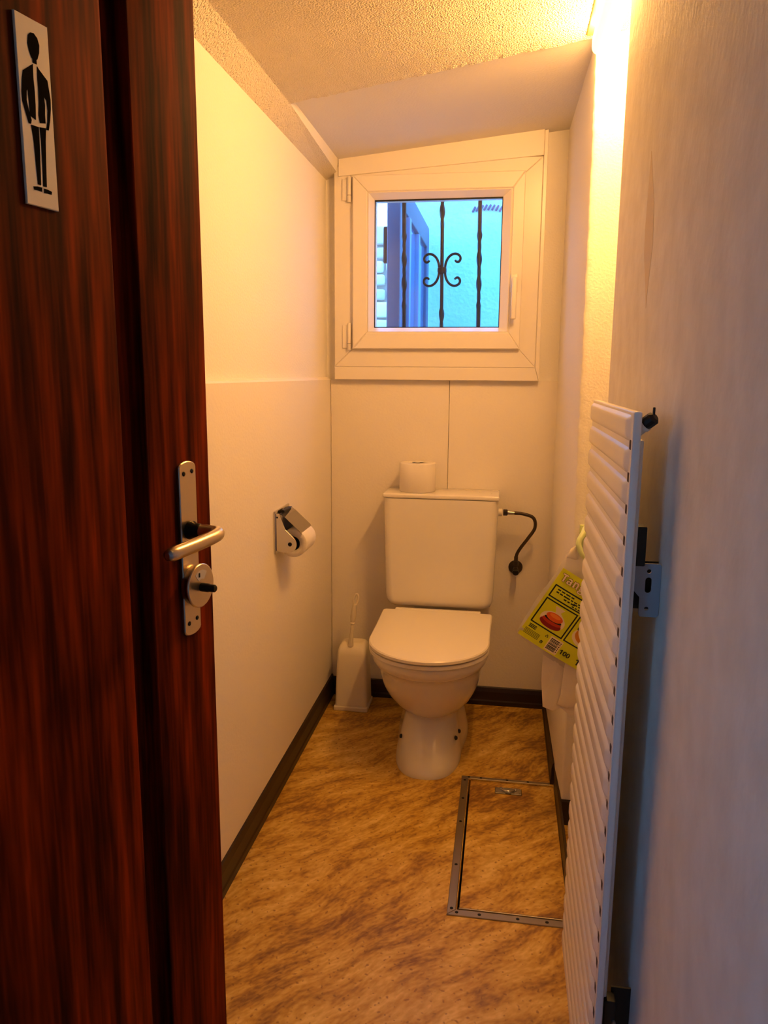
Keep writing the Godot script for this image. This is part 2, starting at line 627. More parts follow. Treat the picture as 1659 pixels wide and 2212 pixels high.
	structure(put("baseboard_left", prism(left, -0.32, -2.855), M.baseboard), "dark brown baseboard along the left wall", "baseboard")
	var turn := Transform3D(Basis(Vector3(0, 0, 1), Vector3(0, 1, 0), Vector3(-1, 0, 0)), P(0, 0, 2.855))
	var back := []
	for p in prof:
		back.append(Vector2(p.x, p.y * 0.9))
	structure(put("baseboard_back", prism(back, 0.648, -0.182, 0.0, turn), M.baseboard), "dark brown baseboard along the back wall", "baseboard")
	var rb := base("baseboard_right", Vector3.ZERO)
	structure(rb, "dark brown baseboard along the right wall, cut above the floor hatch", "baseboard")
	var right := []
	for p in prof:
		right.append(Vector2(0.1895 - p.x, p.y * 0.9))
	put("long_piece", prism(right, -2.285, -2.845), M.baseboard, rb)
	put("cut_piece", prism([Vector2(0.1885, 0.012), Vector2(0.1885, 0.066), Vector2(0.192, 0.072), Vector2(0.1955, 0.072), Vector2(0.1955, 0.012)], -1.655, -2.285), M.baseboard, rb)
	put("recess_piece", box(P(0.195, 0.0, 2.066), P(0.32, 0.072, 2.079)), M.baseboard, rb)

	# front wall with the doorway
	var wf := base("wall_front", Vector3.ZERO)
	structure(wf, "wall around the doorway behind the lens", "wall")
	st = start()
	add_box(st, P(-2.6, -0.1, 0.17), P(-0.60, 2.4, 0.29))
	add_box(st, P(0.205, -0.1, 0.17), P(2.6, 2.4, 0.29))
	add_box(st, P(-0.60, 2.04, 0.17), P(0.205, 2.4, 0.29))
	put("masonry", finish(st), M.hall, wf)

func hall() -> void:
	structure(put("floor_hall", box(P(-2.6, -0.06, -3.2), P(2.6, -0.001, 0.20)), M.hall_floor), "grey floor of the hall outside the door", "floor")
	structure(put("wall_hall_right", box(P(1.5, -0.1, -3.2), P(1.7, 2.4, 0.2)), M.hall), "pale hall wall right of the doorway", "wall")
	structure(put("wall_hall_back", box(P(-2.6, -0.1, -3.2), P(2.6, 2.4, -3.0)), M.hall), "pale hall wall opposite the doorway", "wall")
	var st := start()
	add_box(st, P(-1.7, -0.1, -3.2), P(-1.5, 0.95, 0.2))
	add_box(st, P(-1.7, 1.95, -3.2), P(-1.5, 2.4, 0.2))
	add_box(st, P(-1.7, 0.95, -3.2), P(-1.5, 1.95, -2.05))
	add_box(st, P(-1.7, 0.95, -0.85), P(-1.5, 1.95, 0.2))
	structure(put("wall_hall_left", finish(st), M.hall), "pale hall wall with a small window opening", "wall")

func yard() -> void:
	structure(put("yard_ground", box(P(-9, -0.2, 3.12), P(9, -0.1, 14)), M.ground), "pale paved yard behind the window", "ground")
	var yw := base("yard_wall", Vector3.ZERO)
	structure(yw, "white rendered yard wall with cyan daylight painted into its colour", "wall")
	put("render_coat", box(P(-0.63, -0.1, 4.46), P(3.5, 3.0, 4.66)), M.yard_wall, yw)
	# row of dark dashes painting a serrated shadow on the yard wall
	var v := base("shadow_dashes", P(-0.135, 2.165, 4.455))
	tag(v, "dark dashes painting a serrated shadow high on the white yard wall", "painted_shadow")
	for i in 8:
		var t := Basis(Vector3(0, 0, 1), -0.5)
		put("oblong", rbox(Vector3(-0.075 + i * 0.021, -0.006 * absf(i - 3.5) * absf(i - 3.5) / 8.0, 0), Vector3(0.011, 0.034, 0.012), 0.004, t, 2), M.slate, v)
	# stone wall further away on the left
	var sw := base("stone_wall", Vector3.ZERO)
	structure(sw, "pale dry stone wall far behind the open gate", "wall")
	put("mortar", box(P(-4.0, -0.1, 5.62), P(-0.45, 2.25, 5.9)), mat(0.70, 0.69, 0.66, 0.9), sw)
	var r := RandomNumberGenerator.new()
	r.seed = 12
	var y := 0.9
	var stones := [mat(0.93, 0.92, 0.89, 0.9), mat(0.86, 0.85, 0.82, 0.9), mat(0.78, 0.77, 0.74, 0.9)]
	while y < 2.2:
		var h := r.randf_range(0.09, 0.17)
		var x := -1.3 - r.randf_range(0, 0.2)
		while x < -0.5:
			var w := r.randf_range(0.16, 0.34)
			put("stone", rbox(P(x + w / 2, y + h / 2, 5.61), Vector3(w - 0.02, h - 0.018, 0.09), 0.02, Basis(Vector3(0, 0, 1), r.randf_range(-0.05, 0.05)), 2), stones[r.randi() % 3], sw)
			x += w
		y += h
	# open glazed gate leaf in slate blue, standing at right angles to the window
	var g := base("gate_leaf", P(-0.47, -0.1, 3.3))
	tag(g, "slate blue glazed gate leaf standing open outside the window", "gate")
	put("stile", rbox(Vector3(-0.010, 1.25, 0), Vector3(0.056, 2.5, 0.05), 0.006), M.slate, g)
	put("stile", rbox(Vector3(0, 1.07, -1.08), Vector3(0.04, 2.14, 0.10), 0.005), M.slate, g)
	put("top_rail", rbox(Vector3(0, 2.10, -0.56), Vector3(0.042, 0.11, 1.10), 0.005), M.slate, g)
	put("middle_stile", rbox(Vector3(0.006, 1.02, -0.22), Vector3(0.05, 2.04, 0.045), 0.005), M.gate_pale, g)
	put("middle_stile", rbox(Vector3(0.003, 1.02, -0.62), Vector3(0.046, 2.04, 0.035), 0.005), M.gate_pale, g)
	put("pane", box(Vector3(-0.004, 0.05, -0.02), Vector3(0.004, 2.06, -1.05)), M.gate_glass, g)
	var hk := put("latch_plate", rbox(Vector3(-0.048, 1.894, 0.0), Vector3(0.016, 0.14, 0.012), 0.004), M.iron, g)
	put("latch_tip", rbox(Vector3(-0.042, 1.96, 0.0), Vector3(0.026, 0.014, 0.012), 0.004), M.iron, hk)
	put("latch_tip", rbox(Vector3(-0.042, 1.828, 0.0), Vector3(0.026, 0.014, 0.012), 0.004), M.iron, hk)

# mitred four-part frame: outer rectangle, inner rectangle, front and back depth
func mitred(called: String, o: Array, i: Array, front: float, back: float, bevel: float, m: Material, parent: Node) -> void:
	var g := 0.00018
	var oo := [Vector2(o[0], o[2]), Vector2(o[1], o[2]), Vector2(o[1], o[3]), Vector2(o[0], o[3])]
	var ii := [Vector2(i[0], i[2]), Vector2(i[1], i[2]), Vector2(i[1], i[3]), Vector2(i[0], i[3])]
	for k in 4:
		var l := (k + 1) % 4
		var along: Vector2 = (oo[l] - oo[k]).normalized() * g
		put(called, prism([oo[k] + along, oo[l] - along, ii[l] - along, ii[k] + along], -front, -back, bevel), m, parent)

func window() -> void:
	var w := base("window_1", Vector3.ZERO)
	structure(w, "white plastic tilt window with a square pane above the toilet", "window")
	var f := base("frame", Vector3.ZERO, w)
	mitred("frame_member", [-0.631, 0.0975, 1.293, 2.00], [-0.545, 0.022, 1.375, 1.935], 2.832, 2.90, 0.002, M.pvc, f)
	put("bottom_trim", prism([Vector2(-0.631, 1.246), Vector2(0.1115, 1.246), Vector2(0.0975, 1.2925), Vector2(-0.631, 1.2925)], -2.829, -2.90, 0.002), M.pvc, f)
	put("side_trim", prism([Vector2(0.112, 1.246), Vector2(0.112, 2.084), Vector2(0.098, 2.082), Vector2(0.098, 1.293)], -2.829, -2.90, 0.002), M.pvc, f)
	put("top_board", prism([Vector2(-0.614, 1.954), Vector2(0.0978, 2.002), Vector2(0.0978, 2.085), Vector2(-0.614, 2.013)], -2.826, -2.90, 0.0015), M.pvc, f)
	var s := base("sash", Vector3.ZERO, w)
	mitred("sash_member", [-0.5605, 0.040, 1.357, 1.9525], [-0.507, -0.0005, 1.415, 1.898], 2.813, 2.87, 0.003, M.pvc, s)
	# sloping glazing beads
	var o := [Vector2(-0.507, 1.415), Vector2(-0.0005, 1.415), Vector2(-0.0005, 1.898), Vector2(-0.507, 1.898)]
	var i := [Vector2(-0.4865, 1.4335), Vector2(-0.034, 1.4335), Vector2(-0.034, 1.876), Vector2(-0.4865, 1.876)]
	for k in 4:
		var l := (k + 1) % 4
		var st := start()
		st.set_smooth_group(-1)
		var mo := [o[k].lerp(i[k], 0.18), o[l].lerp(i[l], 0.18)]
		quad(st, P(o[k].x, o[k].y, 2.8185), P(o[l].x, o[l].y, 2.8185), P(mo[1].x, mo[1].y, 2.8165), P(mo[0].x, mo[0].y, 2.8165))
		quad(st, P(mo[0].x, mo[0].y, 2.8165), P(mo[1].x, mo[1].y, 2.8165), P(i[l].x, i[l].y, 2.846), P(i[k].x, i[k].y, 2.846))
		quad(st, P(i[k].x, i[k].y, 2.846), P(i[l].x, i[l].y, 2.846), P(i[l].x, i[l].y, 2.875), P(i[k].x, i[k].y, 2.875))
		put("glazing_bead", finish(st), M.pvc, s)
	mitred("gasket", [-0.4875, -0.033, 1.4325, 1.877], [-0.4835, -0.037, 1.4365, 1.871], 2.849, 2.852, 0.0, M.gasket, s)
	put("pane", box(P(-0.492, 1.428, 2.852), P(-0.028, 1.881, 2.858)), M.glass, s)
	mitred("outer_sash_member", [-0.55, 0.035, 1.365, 1.945], [-0.4855, -0.035, 1.4345, 1.8755], 2.875, 2.90, 0.0, M.pvc, s)
	# hinges
	for y in [[1.866, 1.951], [1.354, 1.449]]:
		var h := put("hinge", lathe([Vector2(0.0055, 0), Vector2(0.0068, 0.001), Vector2(0.0068, y[1] - y[0] - 0.001), Vector2(0.0055, y[1] - y[0])], P(-0.574, y[0], 2.822), Vector3.UP, 14), M.pvc, w)
		put("hinge_ring", lathe([Vector2(0.0071, 0), Vector2(0.0071, 0.0012)], P(-0.574, y[0] + 0.022, 2.822), Vector3.UP, 14), M.gasket, h)
		put("hinge_wing", rbox(P(-0.590, (y[0] + y[1]) / 2, 2.829), Vector3(0.020, y[1] - y[0] - 0.012, 0.006), 0.002), M.pvc, h)
	# handle
	var hd := base("window_handle", Vector3.ZERO, w)
	put("handle_plate", rbox(P(0.0135, 1.582, 2.806), Vector3(0.026, 0.064, 0.012), 0.005), M.pvc, hd)
	put("handle_neck", rbox(P(0.0135, 1.585, 2.792), Vector3(0.016, 0.022, 0.026), 0.006), M.pvc, hd)
	put("handle_lever", rbox(P(0.0145, 1.528, 2.776), Vector3(0.0185, 0.142, 0.014), 0.006), M.pvc, hd)

func lamp() -> void:
	var l := base("ceiling_lamp", P(0.20, 2.078, 1.84))
	tag(l, "long glowing ceiling lamp in the corner above the recess", "lamp")
	put("lamp_base", rbox(Vector3(-0.004, -0.002, 0), Vector3(0.072, 0.012, 0.46), 0.003), M.lamp_base, l)
	var glow := mat(1.0, 0.95, 0.8, 0.4)
	glow.emission_enabled = true
	glow.emission = Color(1.0, 0.86, 0.55)
	glow.emission_energy_multiplier = 3.0
	put("lamp_diffuser", rbox(Vector3(-0.0005, -0.032, 0), Vector3(0.055, 0.052, 0.45), 0.018, Basis.IDENTITY, 5), glow, l)
	for z in [-0.15, 0.0, 0.15]:
		var o := OmniLight3D.new()
		o.name = numbered(l, "tube_light")
		o.position = Vector3(-0.004, -0.034, z)
		o.light_color = Color(1.0, 0.73, 0.41)
		o.light_energy = 0.25
		o.light_size = 0.02
		o.omni_range = 8.0
		o.omni_attenuation = 2.0
		o.shadow_enabled = true
		l.add_child(o, true)

# ---------------------------------------------------------------- door leaf
func door_xf() -> Transform3D:
	# local x: from hinge to free edge, local y: up, local z: out of the visible face
	var th := 0.2094
	var along := Vector3(sin(th), 0, -cos(th))
	var out := Vector3(cos(th), 0, sin(th))
	return Transform3D(Basis(along, Vector3.UP, out), P(-0.413, 0, 0.95))

func wood_box(x0: float, x1: float, y0: float, y1: float, z0: float, z1: float, r: float) -> ArrayMesh:
	# rounded front edges; grain runs up the leaf
	var st := start()
	var prof := []
	for i in 5:
		var a := PI - PI / 2 * i / 4
		prof.append(Vector2(x0 + r + cos(a) * r, z1 - r + sin(a) * r))
	for i in 5:
		var a := PI / 2 - PI / 2 * i / 4
		prof.append(Vector2(x1 - r + cos(a) * r, z1 - r + sin(a) * r))
	prof.append(Vector2(x1, z0)); prof.append(Vector2(x0, z0))
	st.set_smooth_group(0)
	var n := prof.size()
	for i in n:
		var j := (i + 1) % n
		st.set_smooth_group(0 if i < 9 else i)
		var a := [Vector3(prof[i].x, y0, prof[i].y), Vector3(prof[j].x, y0, prof[j].y), Vector3(prof[j].x, y1, prof[j].y), Vector3(prof[i].x, y1, prof[i].y)]
		for k in [0, 2, 1, 0, 3, 2]:
			var p: Vector3 = a[k]
			st.set_uv(Vector2((p.x + p.z + 0.7) / 0.8, p.y / 2.1))
			st.add_vertex(p)
	st.set_smooth_group(-1)
	for y in [y0, y1]:
		for i in n - 2:
			for k in ([0, i + 1, i + 2] if y == y1 else [0, i + 2, i + 1]):
				st.set_uv(Vector2((prof[k].x + 0.7) / 0.8, prof[k].y / 0.3))
				st.add_vertex(Vector3(prof[k].x, y, prof[k].y))
	return finish(st)

func door() -> void:
	var d := Node3D.new()
	d.name = "door_1"
	add_child(d)
	d.transform = door_xf()
	structure(d, "dark stained wooden door standing open on the left", "door")
	put("core", wood_box(-0.645, 0.055, 0.01, 2.0, -0.042, -0.022, 0.001), M.wood, d)
	put("stile", wood_box(-0.076, 0.055, 0.01, 2.0, -0.0225, 0.0, 0.002), M.wood, d)
	put("panel", wood_box(-0.535, -0.113, 0.14, 1.88, -0.0225, 0.0, 0.010), M.wood, d)
	put("stile", wood_box(-0.645, -0.572, 0.01, 2.0, -0.0225, 0.0, 0.002), M.wood, d)
	put("rail", wood_box(-0.572, -0.076, 0.01, 0.11, -0.0225, 0.0, 0.002), M.wood, d)
	put("rail", wood_box(-0.572, -0.076, 1.91, 2.0, -0.0225, 0.0, 0.002), M.wood, d)
	# handle set
	var h := base("door_handle", Vector3.ZERO, d)
	var plate := []
	var hw := 0.0185
	var y0 := 0.918
	var y1 := 1.155
	for i in 9:
		var a := PI * i / 8
		plate.append(Vector2(cos(a) * hw, y1 - 0.008 + sin(a) * 0.008))
	for i in 9:
		var a := PI + PI * i / 8
		plate.append(Vector2(cos(a) * hw, y0 + 0.008 + sin(a) * 0.008))
	put("handle_plate", prism(plate, 0.004, 0.0, 0.0012), M.nickel, h)
	for s in [[-0.009, y1 - 0.016], [0.009, y1 - 0.014], [-0.009, y0 + 0.018], [0.009, y0 + 0.021]]:
		put("screw", lathe([Vector2(0.0032, 0), Vector2(0.0032, 0.0008), Vector2(0.002, 0.0014)], Vector3(s[0], s[1], 0.0038), Vector3(0, 0, 1), 12), M.dark_metal, h)
	put("collar", lathe([Vector2(0.0125, 0), Vector2(0.0125, 0.006), Vector2(0.0100, 0.009), Vector2(0.0100, 0.016), Vector2(0.0085, 0.018)], Vector3(0, 1.063, 0.003), Vector3(0, 0, 1), 20), M.dark_metal, h)
	var pts := curve([Vector3(0, 1.063, 0.012), Vector3(0.002, 1.063, 0.034), Vector3(-0.001, 1.063, 0.047), Vector3(-0.016, 1.062, 0.0535), Vector3(-0.06, 1.060, 0.055), Vector3(-0.112, 1.058, 0.054)], 7)
	var radii := []
	for k in pts.size():
		radii.append(0.0088 if k < pts.size() - 1 else 0.0070)
	put("lever", tube(pts, radii, 16), M.nickel, h)
	put("lever_tip", lathe([Vector2(0.0070, 0), Vector2(0.0066, 0.003), Vector2(0.003, 0.0045)], Vector3(-0.112, 1.058, 0.054), Vector3(-1, 0, 0), 16), M.steel, h)
	# round privacy lock with indicator window and turn spindle
	var lk := base("privacy_lock", Vector3.ZERO, d)
	put("lock_disc", lathe([Vector2(0.0265, 0), Vector2(0.0265, 0.009), Vector2(0.0300, 0.010), Vector2(0.0300, 0.0125), Vector2(0.0285, 0.0135)], Vector3(0.004, 0.987, 0.003), Vector3(0, 0, 1), 40), M.nickel, lk)
	var win := []
	for i in 7:
		var a := PI * 0.30 + PI * 0.42 * i / 6
		win.append(Vector2(0.004 + cos(a) * 0.0215, 0.987 + sin(a) * 0.0215))
	for i in 7:
		var a := PI * 0.72 - PI * 0.42 * i / 6
		win.append(Vector2(0.004 + cos(a) * 0.0095, 0.987 + sin(a) * 0.0095))
	put("indicator", prism(win, 0.0170, 0.0160), mat(0.90, 0.87, 0.80, 0.4), lk)
	put("indicator_slit", rbox(Vector3(-0.001, 1.0025, 0.0172), Vector3(0.003, 0.006, 0.001), 0.0004), M.black, lk)
	put("spindle", lathe([Vector2(0.0060, 0), Vector2(0.0060, 0.012), Vector2(0.0052, 0.013), Vector2(0.0052, 0.021), Vector2(0.0040, 0.0225)], Vector3(0.004, 0.985, 0.016), Vector3(0, 0, 1), 18), M.dark_metal, lk)

	# sign with the figure of a man, stuck on the door panel
	var s := Node3D.new()
	s.name = "restroom_sign"
	add_child(s)
	var k0 := door_s(-0.6463)
	var k1 := door_s(-0.6010)
	var yb := 1.4278
	var yt := 1.5972
	s.transform = door_xf() * Transform3D(Basis.IDENTITY, Vector3(0, 0, 0.0003))
	tag(s, "cream plate with black figure of a man in a suit on the door", "sign")
	put("plate", prism([Vector2(k0, yb), Vector2(k1, yb), Vector2(k1, yt), Vector2(k0, yt)], 0.0025, 0.0, 0.0006), M.sign, s)
	var fig := {
		"head": [[0.441, 0.924], [0.363, 0.905], [0.329, 0.86], [0.363, 0.824], [0.424, 0.794], [0.519, 0.783], [0.607, 0.799], [0.672, 0.837], [0.693, 0.878], [0.643, 0.912], [0.545, 0.928]],
		"neck": [[0.455, 0.795], [0.455, 0.770], [0.575, 0.770], [0.575, 0.795]],
		"jacket_half": [[0.453, 0.763], [0.139, 0.706], [0.094, 0.662], [0.056, 0.594], [0.057, 0.544], [0.118, 0.499], [0.207, 0.436], [0.276, 0.438], [0.300, 0.460], [0.234, 0.507], [0.188, 0.555], [0.208, 0.607], [0.244, 0.617], [0.257, 0.545], [0.26, 0.48], [0.432, 0.469], [0.453, 0.546], [0.456, 0.619], [0.442, 0.691]],
		"jacket_half_001": [[0.583, 0.761], [0.629, 0.75], [0.879, 0.709], [0.915, 0.656], [0.943, 0.613], [0.931, 0.56], [0.886, 0.496], [0.822, 0.439], [0.748, 0.437], [0.795, 0.482], [0.826, 0.544], [0.808, 0.599], [0.736, 0.612], [0.754, 0.569], [0.734, 0.515], [0.735, 0.47], [0.554, 0.461], [0.526, 0.5], [0.561, 0.569], [0.572, 0.643], [0.569, 0.702]],
		"trouser_leg": [[0.275, 0.434], [0.505, 0.436], [0.505, 0.402], [0.495, 0.312], [0.46, 0.121], [0.362, 0.12], [0.34, 0.227], [0.323, 0.345]],
		"trouser_leg_001": [[0.536, 0.437], [0.735, 0.445], [0.697, 0.37], [0.664, 0.247], [0.638, 0.119], [0.53, 0.117], [0.546, 0.24], [0.552, 0.361]],
		"shoe": [[0.219, 0.102], [0.336, 0.108], [0.485, 0.109], [0.476, 0.086], [0.35, 0.087], [0.237, 0.085]],
		"shoe_001": [[0.548, 0.107], [0.677, 0.106], [0.792, 0.101], [0.778, 0.084], [0.647, 0.084], [0.538, 0.081]]}
	for k in fig:
		var poly := []
		for p in fig[k]:
			poly.append(Vector2(lerpf(k0, k1, p[0]), lerpf(yb, yt, p[1])))
		put(k, prism(poly, 0.0029, 0.0020), M.ink, s)

# place along the door leaf of a sight line with this x over distance
func door_s(k: float) -> float:
	return (k * 0.95 + 0.413) / (sin(0.2094) - cos(0.2094) * k)

# ---------------------------------------------------------------- toilet
# outline of a bowl at one height: round front, straighter back
func bowl_ring(cx: float, y: float, w: float, zf: float, zb: float, power: float, n := 56) -> Array:
	var ring := []
	var zm := lerpf(zf, zb, 0.46)
	for i in n:
		var a := TAU * i / n
		var c := cos(a)
		var s := sin(a)
		var p := power if s > 0 else 4.5
		var x := signf(c) * pow(absf(c), 2.0 / p) * w
		var z := signf(s) * pow(absf(s), 2.0 / p)
		var d := zm - z * (zm - zf) if s > 0 else zm - z * (zb - zm)
		if y < 0.15 and d > zm:
			x *= 1.0 + 0.16 * minf((d - zm) / 0.15, 1.0)
		ring.append(P(cx + x, y, d))
	ring.reverse()
	return ring

# lid or seat outline: half circle in front, straight sides, straight back
func seat_outline(w: float, zf: float, zb: float, back_w: float) -> Array:
	var pts := []
	var zc := zf + w * 1.02
	for i in 33:
		var a := PI * i / 32
		pts.append(Vector2(cos(a) * w, -(zc - sin(a) * w * 1.02)))
	pts.append(Vector2(-w, -(zc + 0.12)))
	pts.append(Vector2(-back_w - 0.004, -(zb - 0.012)))
	pts.append(Vector2(-back_w, -(zb - 0.004)))
	pts.append(Vector2(-back_w + 0.006, -zb))
	pts.append(Vector2(back_w - 0.006, -zb))
	pts.append(Vector2(back_w, -(zb - 0.004)))
	pts.append(Vector2(back_w + 0.004, -(zb - 0.012)))
	pts.append(Vector2(w, -(zc + 0.12)))
	return pts

func toilet() -> void:
	var cx := -0.2175
	var t := base("toilet", P(cx, 0, 2.5))
	tag(t, "cream white floor standing toilet with closed lid below the window", "toilet")
	var st := start()
	# height, half width, front, back, roundness
	var lv := [[0.0, 0.110, 2.246, 2.70, 2.5], [0.012, 0.111, 2.245, 2.70, 2.5], [0.035, 0.108, 2.258, 2.70, 2.5], [0.07, 0.101, 2.290, 2.70, 2.5], [0.105, 0.094, 2.328, 2.70, 2.5], [0.135, 0.089, 2.362, 2.70, 2.4], [0.150, 0.090, 2.372, 2.70, 2.3], [0.157, 0.101, 2.360, 2.70, 2.2], [0.172, 0.117, 2.334, 2.70, 2.1], [0.20, 0.136, 2.300, 2.70, 2.1], [0.235, 0.152, 2.266, 2.70, 2.1], [0.26, 0.160, 2.246, 2.70, 2.1], [0.29, 0.166, 2.228, 2.70, 2.1], [0.32, 0.170, 2.216, 2.70, 2.1], [0.341, 0.171, 2.211, 2.70, 2.1], [0.344, 0.174, 2.203, 2.70, 2.1], [0.350, 0.178, 2.190, 2.70, 2.15], [0.360, 0.186, 2.178, 2.70, 2.2], [0.374, 0.190, 2.171, 2.70, 2.2], [0.390, 0.191, 2.168, 2.70, 2.2], [0.397, 0.189, 2.171, 2.70, 2.2], [0.399, 0.185, 2.177, 2.70, 2.2]]
	var rings := []
	for l in lv:
		var ring := bowl_ring(0.0, l[0], l[1], l[2], l[3], l[4])
		for k in ring.size():
			ring[k] = ring[k] + Vector3(0, 0, 2.5)
		rings.append(ring)
	add_loft(st, rings, true, true)
	put("bowl", finish(st), M.ceramic, t)
	var xf := Transform3D(Basis(Vector3(1, 0, 0), Vector3(0, 0, 1), Vector3(0, 1, 0)), Vector3(0, 0, 2.5))
	put("seat", prism(seat_outline(0.1925, 2.157, 2.645, 0.175), 0.4135, 0.4020, 0.0018, xf), M.seat, t)
	put("lid", prism(seat_outline(0.1925, 2.153, 2.652, 0.1915), 0.431, 0.4190, 0.0035, xf), M.seat, t)
	put("hinge_bar", rbox(P(0, 0.421, 2.668 - 2.5), Vector3(0.31, 0.020, 0.022), 0.005), M.seat, t)
	# cistern
	st = start()
	var cr := []
	for l in [[0.430, 0.168, 2.705], [0.4325, 0.176, 2.696], [0.440, 0.186, 2.688], [0.456, 0.193, 2.6845], [0.48, 0.196, 2.683], [0.60, 0.199, 2.682], [0.831, 0.2045, 2.681]]:
		var ring := []
		var r := 0.028
		var hw: float = l[1]
		for c in [[-1, 0], [1, 0], [1, 1], [-1, 1]]:
			for i in 6:
				var a: float = [PI, PI * 1.5, 0.0, PI * 0.5][[[-1, 0], [1, 0], [1, 1], [-1, 1]].find(c)] + PI / 2 * i / 5
				var px: float = c[0] * (hw - r) + cos(a) * r
				var front: float = l[2] + r
				var back := 2.853 - r
				var pd: float = (front if c[1] == 0 else back) + sin(a) * r
				ring.append(P(px, l[0], pd - 2.5))
		cr.append(ring)
	add_loft(st, cr, true, true)
	put("cistern", finish(st), M.ceramic, t)
	put("cistern_lid", rbox(P(0, 0.8405, 2.766 - 2.5), Vector3(0.414, 0.0165, 0.174), 0.006, Basis.IDENTITY, 4), M.ceramic, t)
	put("connector", rbox(P(0, 0.412, 2.775 - 2.5), Vector3(0.20, 0.05, 0.07), 0.01), M.ceramic, t)
	for s in [[-0.0885, 0.080, 2.372, -1.0], [0.099, 0.080, 2.44, 1.0], [0.0915, 0.082, 2.385, 1.0]]:
		put("screw_cap", lathe([Vector2(0.0075, 0), Vector2(0.0065, 0.004), Vector2(0.003, 0.006)], P(s[0], s[1], s[2] - 2.5), Vector3(s[3], 0.35, 0.5), 12), M.black, t)
	for s in [[0.085, 2.80], [0.135, 2.775], [0.178, 2.745]]:
		put("chip", lathe([Vector2(0.0022, 0), Vector2(0.0016, 0.0003)], P(s[0], 0.8487, s[1] - 2.5), Vector3.UP, 7), M.crack_and_shade, t)
	# spare roll on the cistern lid
	var rl := base("toilet_paper_roll", P(-0.3085, 0.849, 2.765))
	tag(rl, "full white toilet paper roll standing on the cistern lid", "toilet paper")
	paper_roll(rl, 0.0655, 0.103, Vector3.UP)

func paper_roll(parent: Node, r: float, h: float, axis: Vector3) -> void:
	var st := start()
	add_lathe(st, [Vector2(0.021, h), Vector2(0.021, 0.0), Vector2(r - 0.002, 0.0), Vector2(r, 0.002), Vector2(r, h - 0.002), Vector2(r - 0.002, h), Vector2(0.021, h)], Vector3.ZERO, axis, 48)
	put("paper", finish(st), M.paper, parent)
	st = start()
	add_lathe(st, [Vector2(0.0205, 0.001), Vector2(0.0205, h - 0.001)], Vector3.ZERO, axis, 32)
	put("cardboard_core", finish(st), M.cardboard, parent)

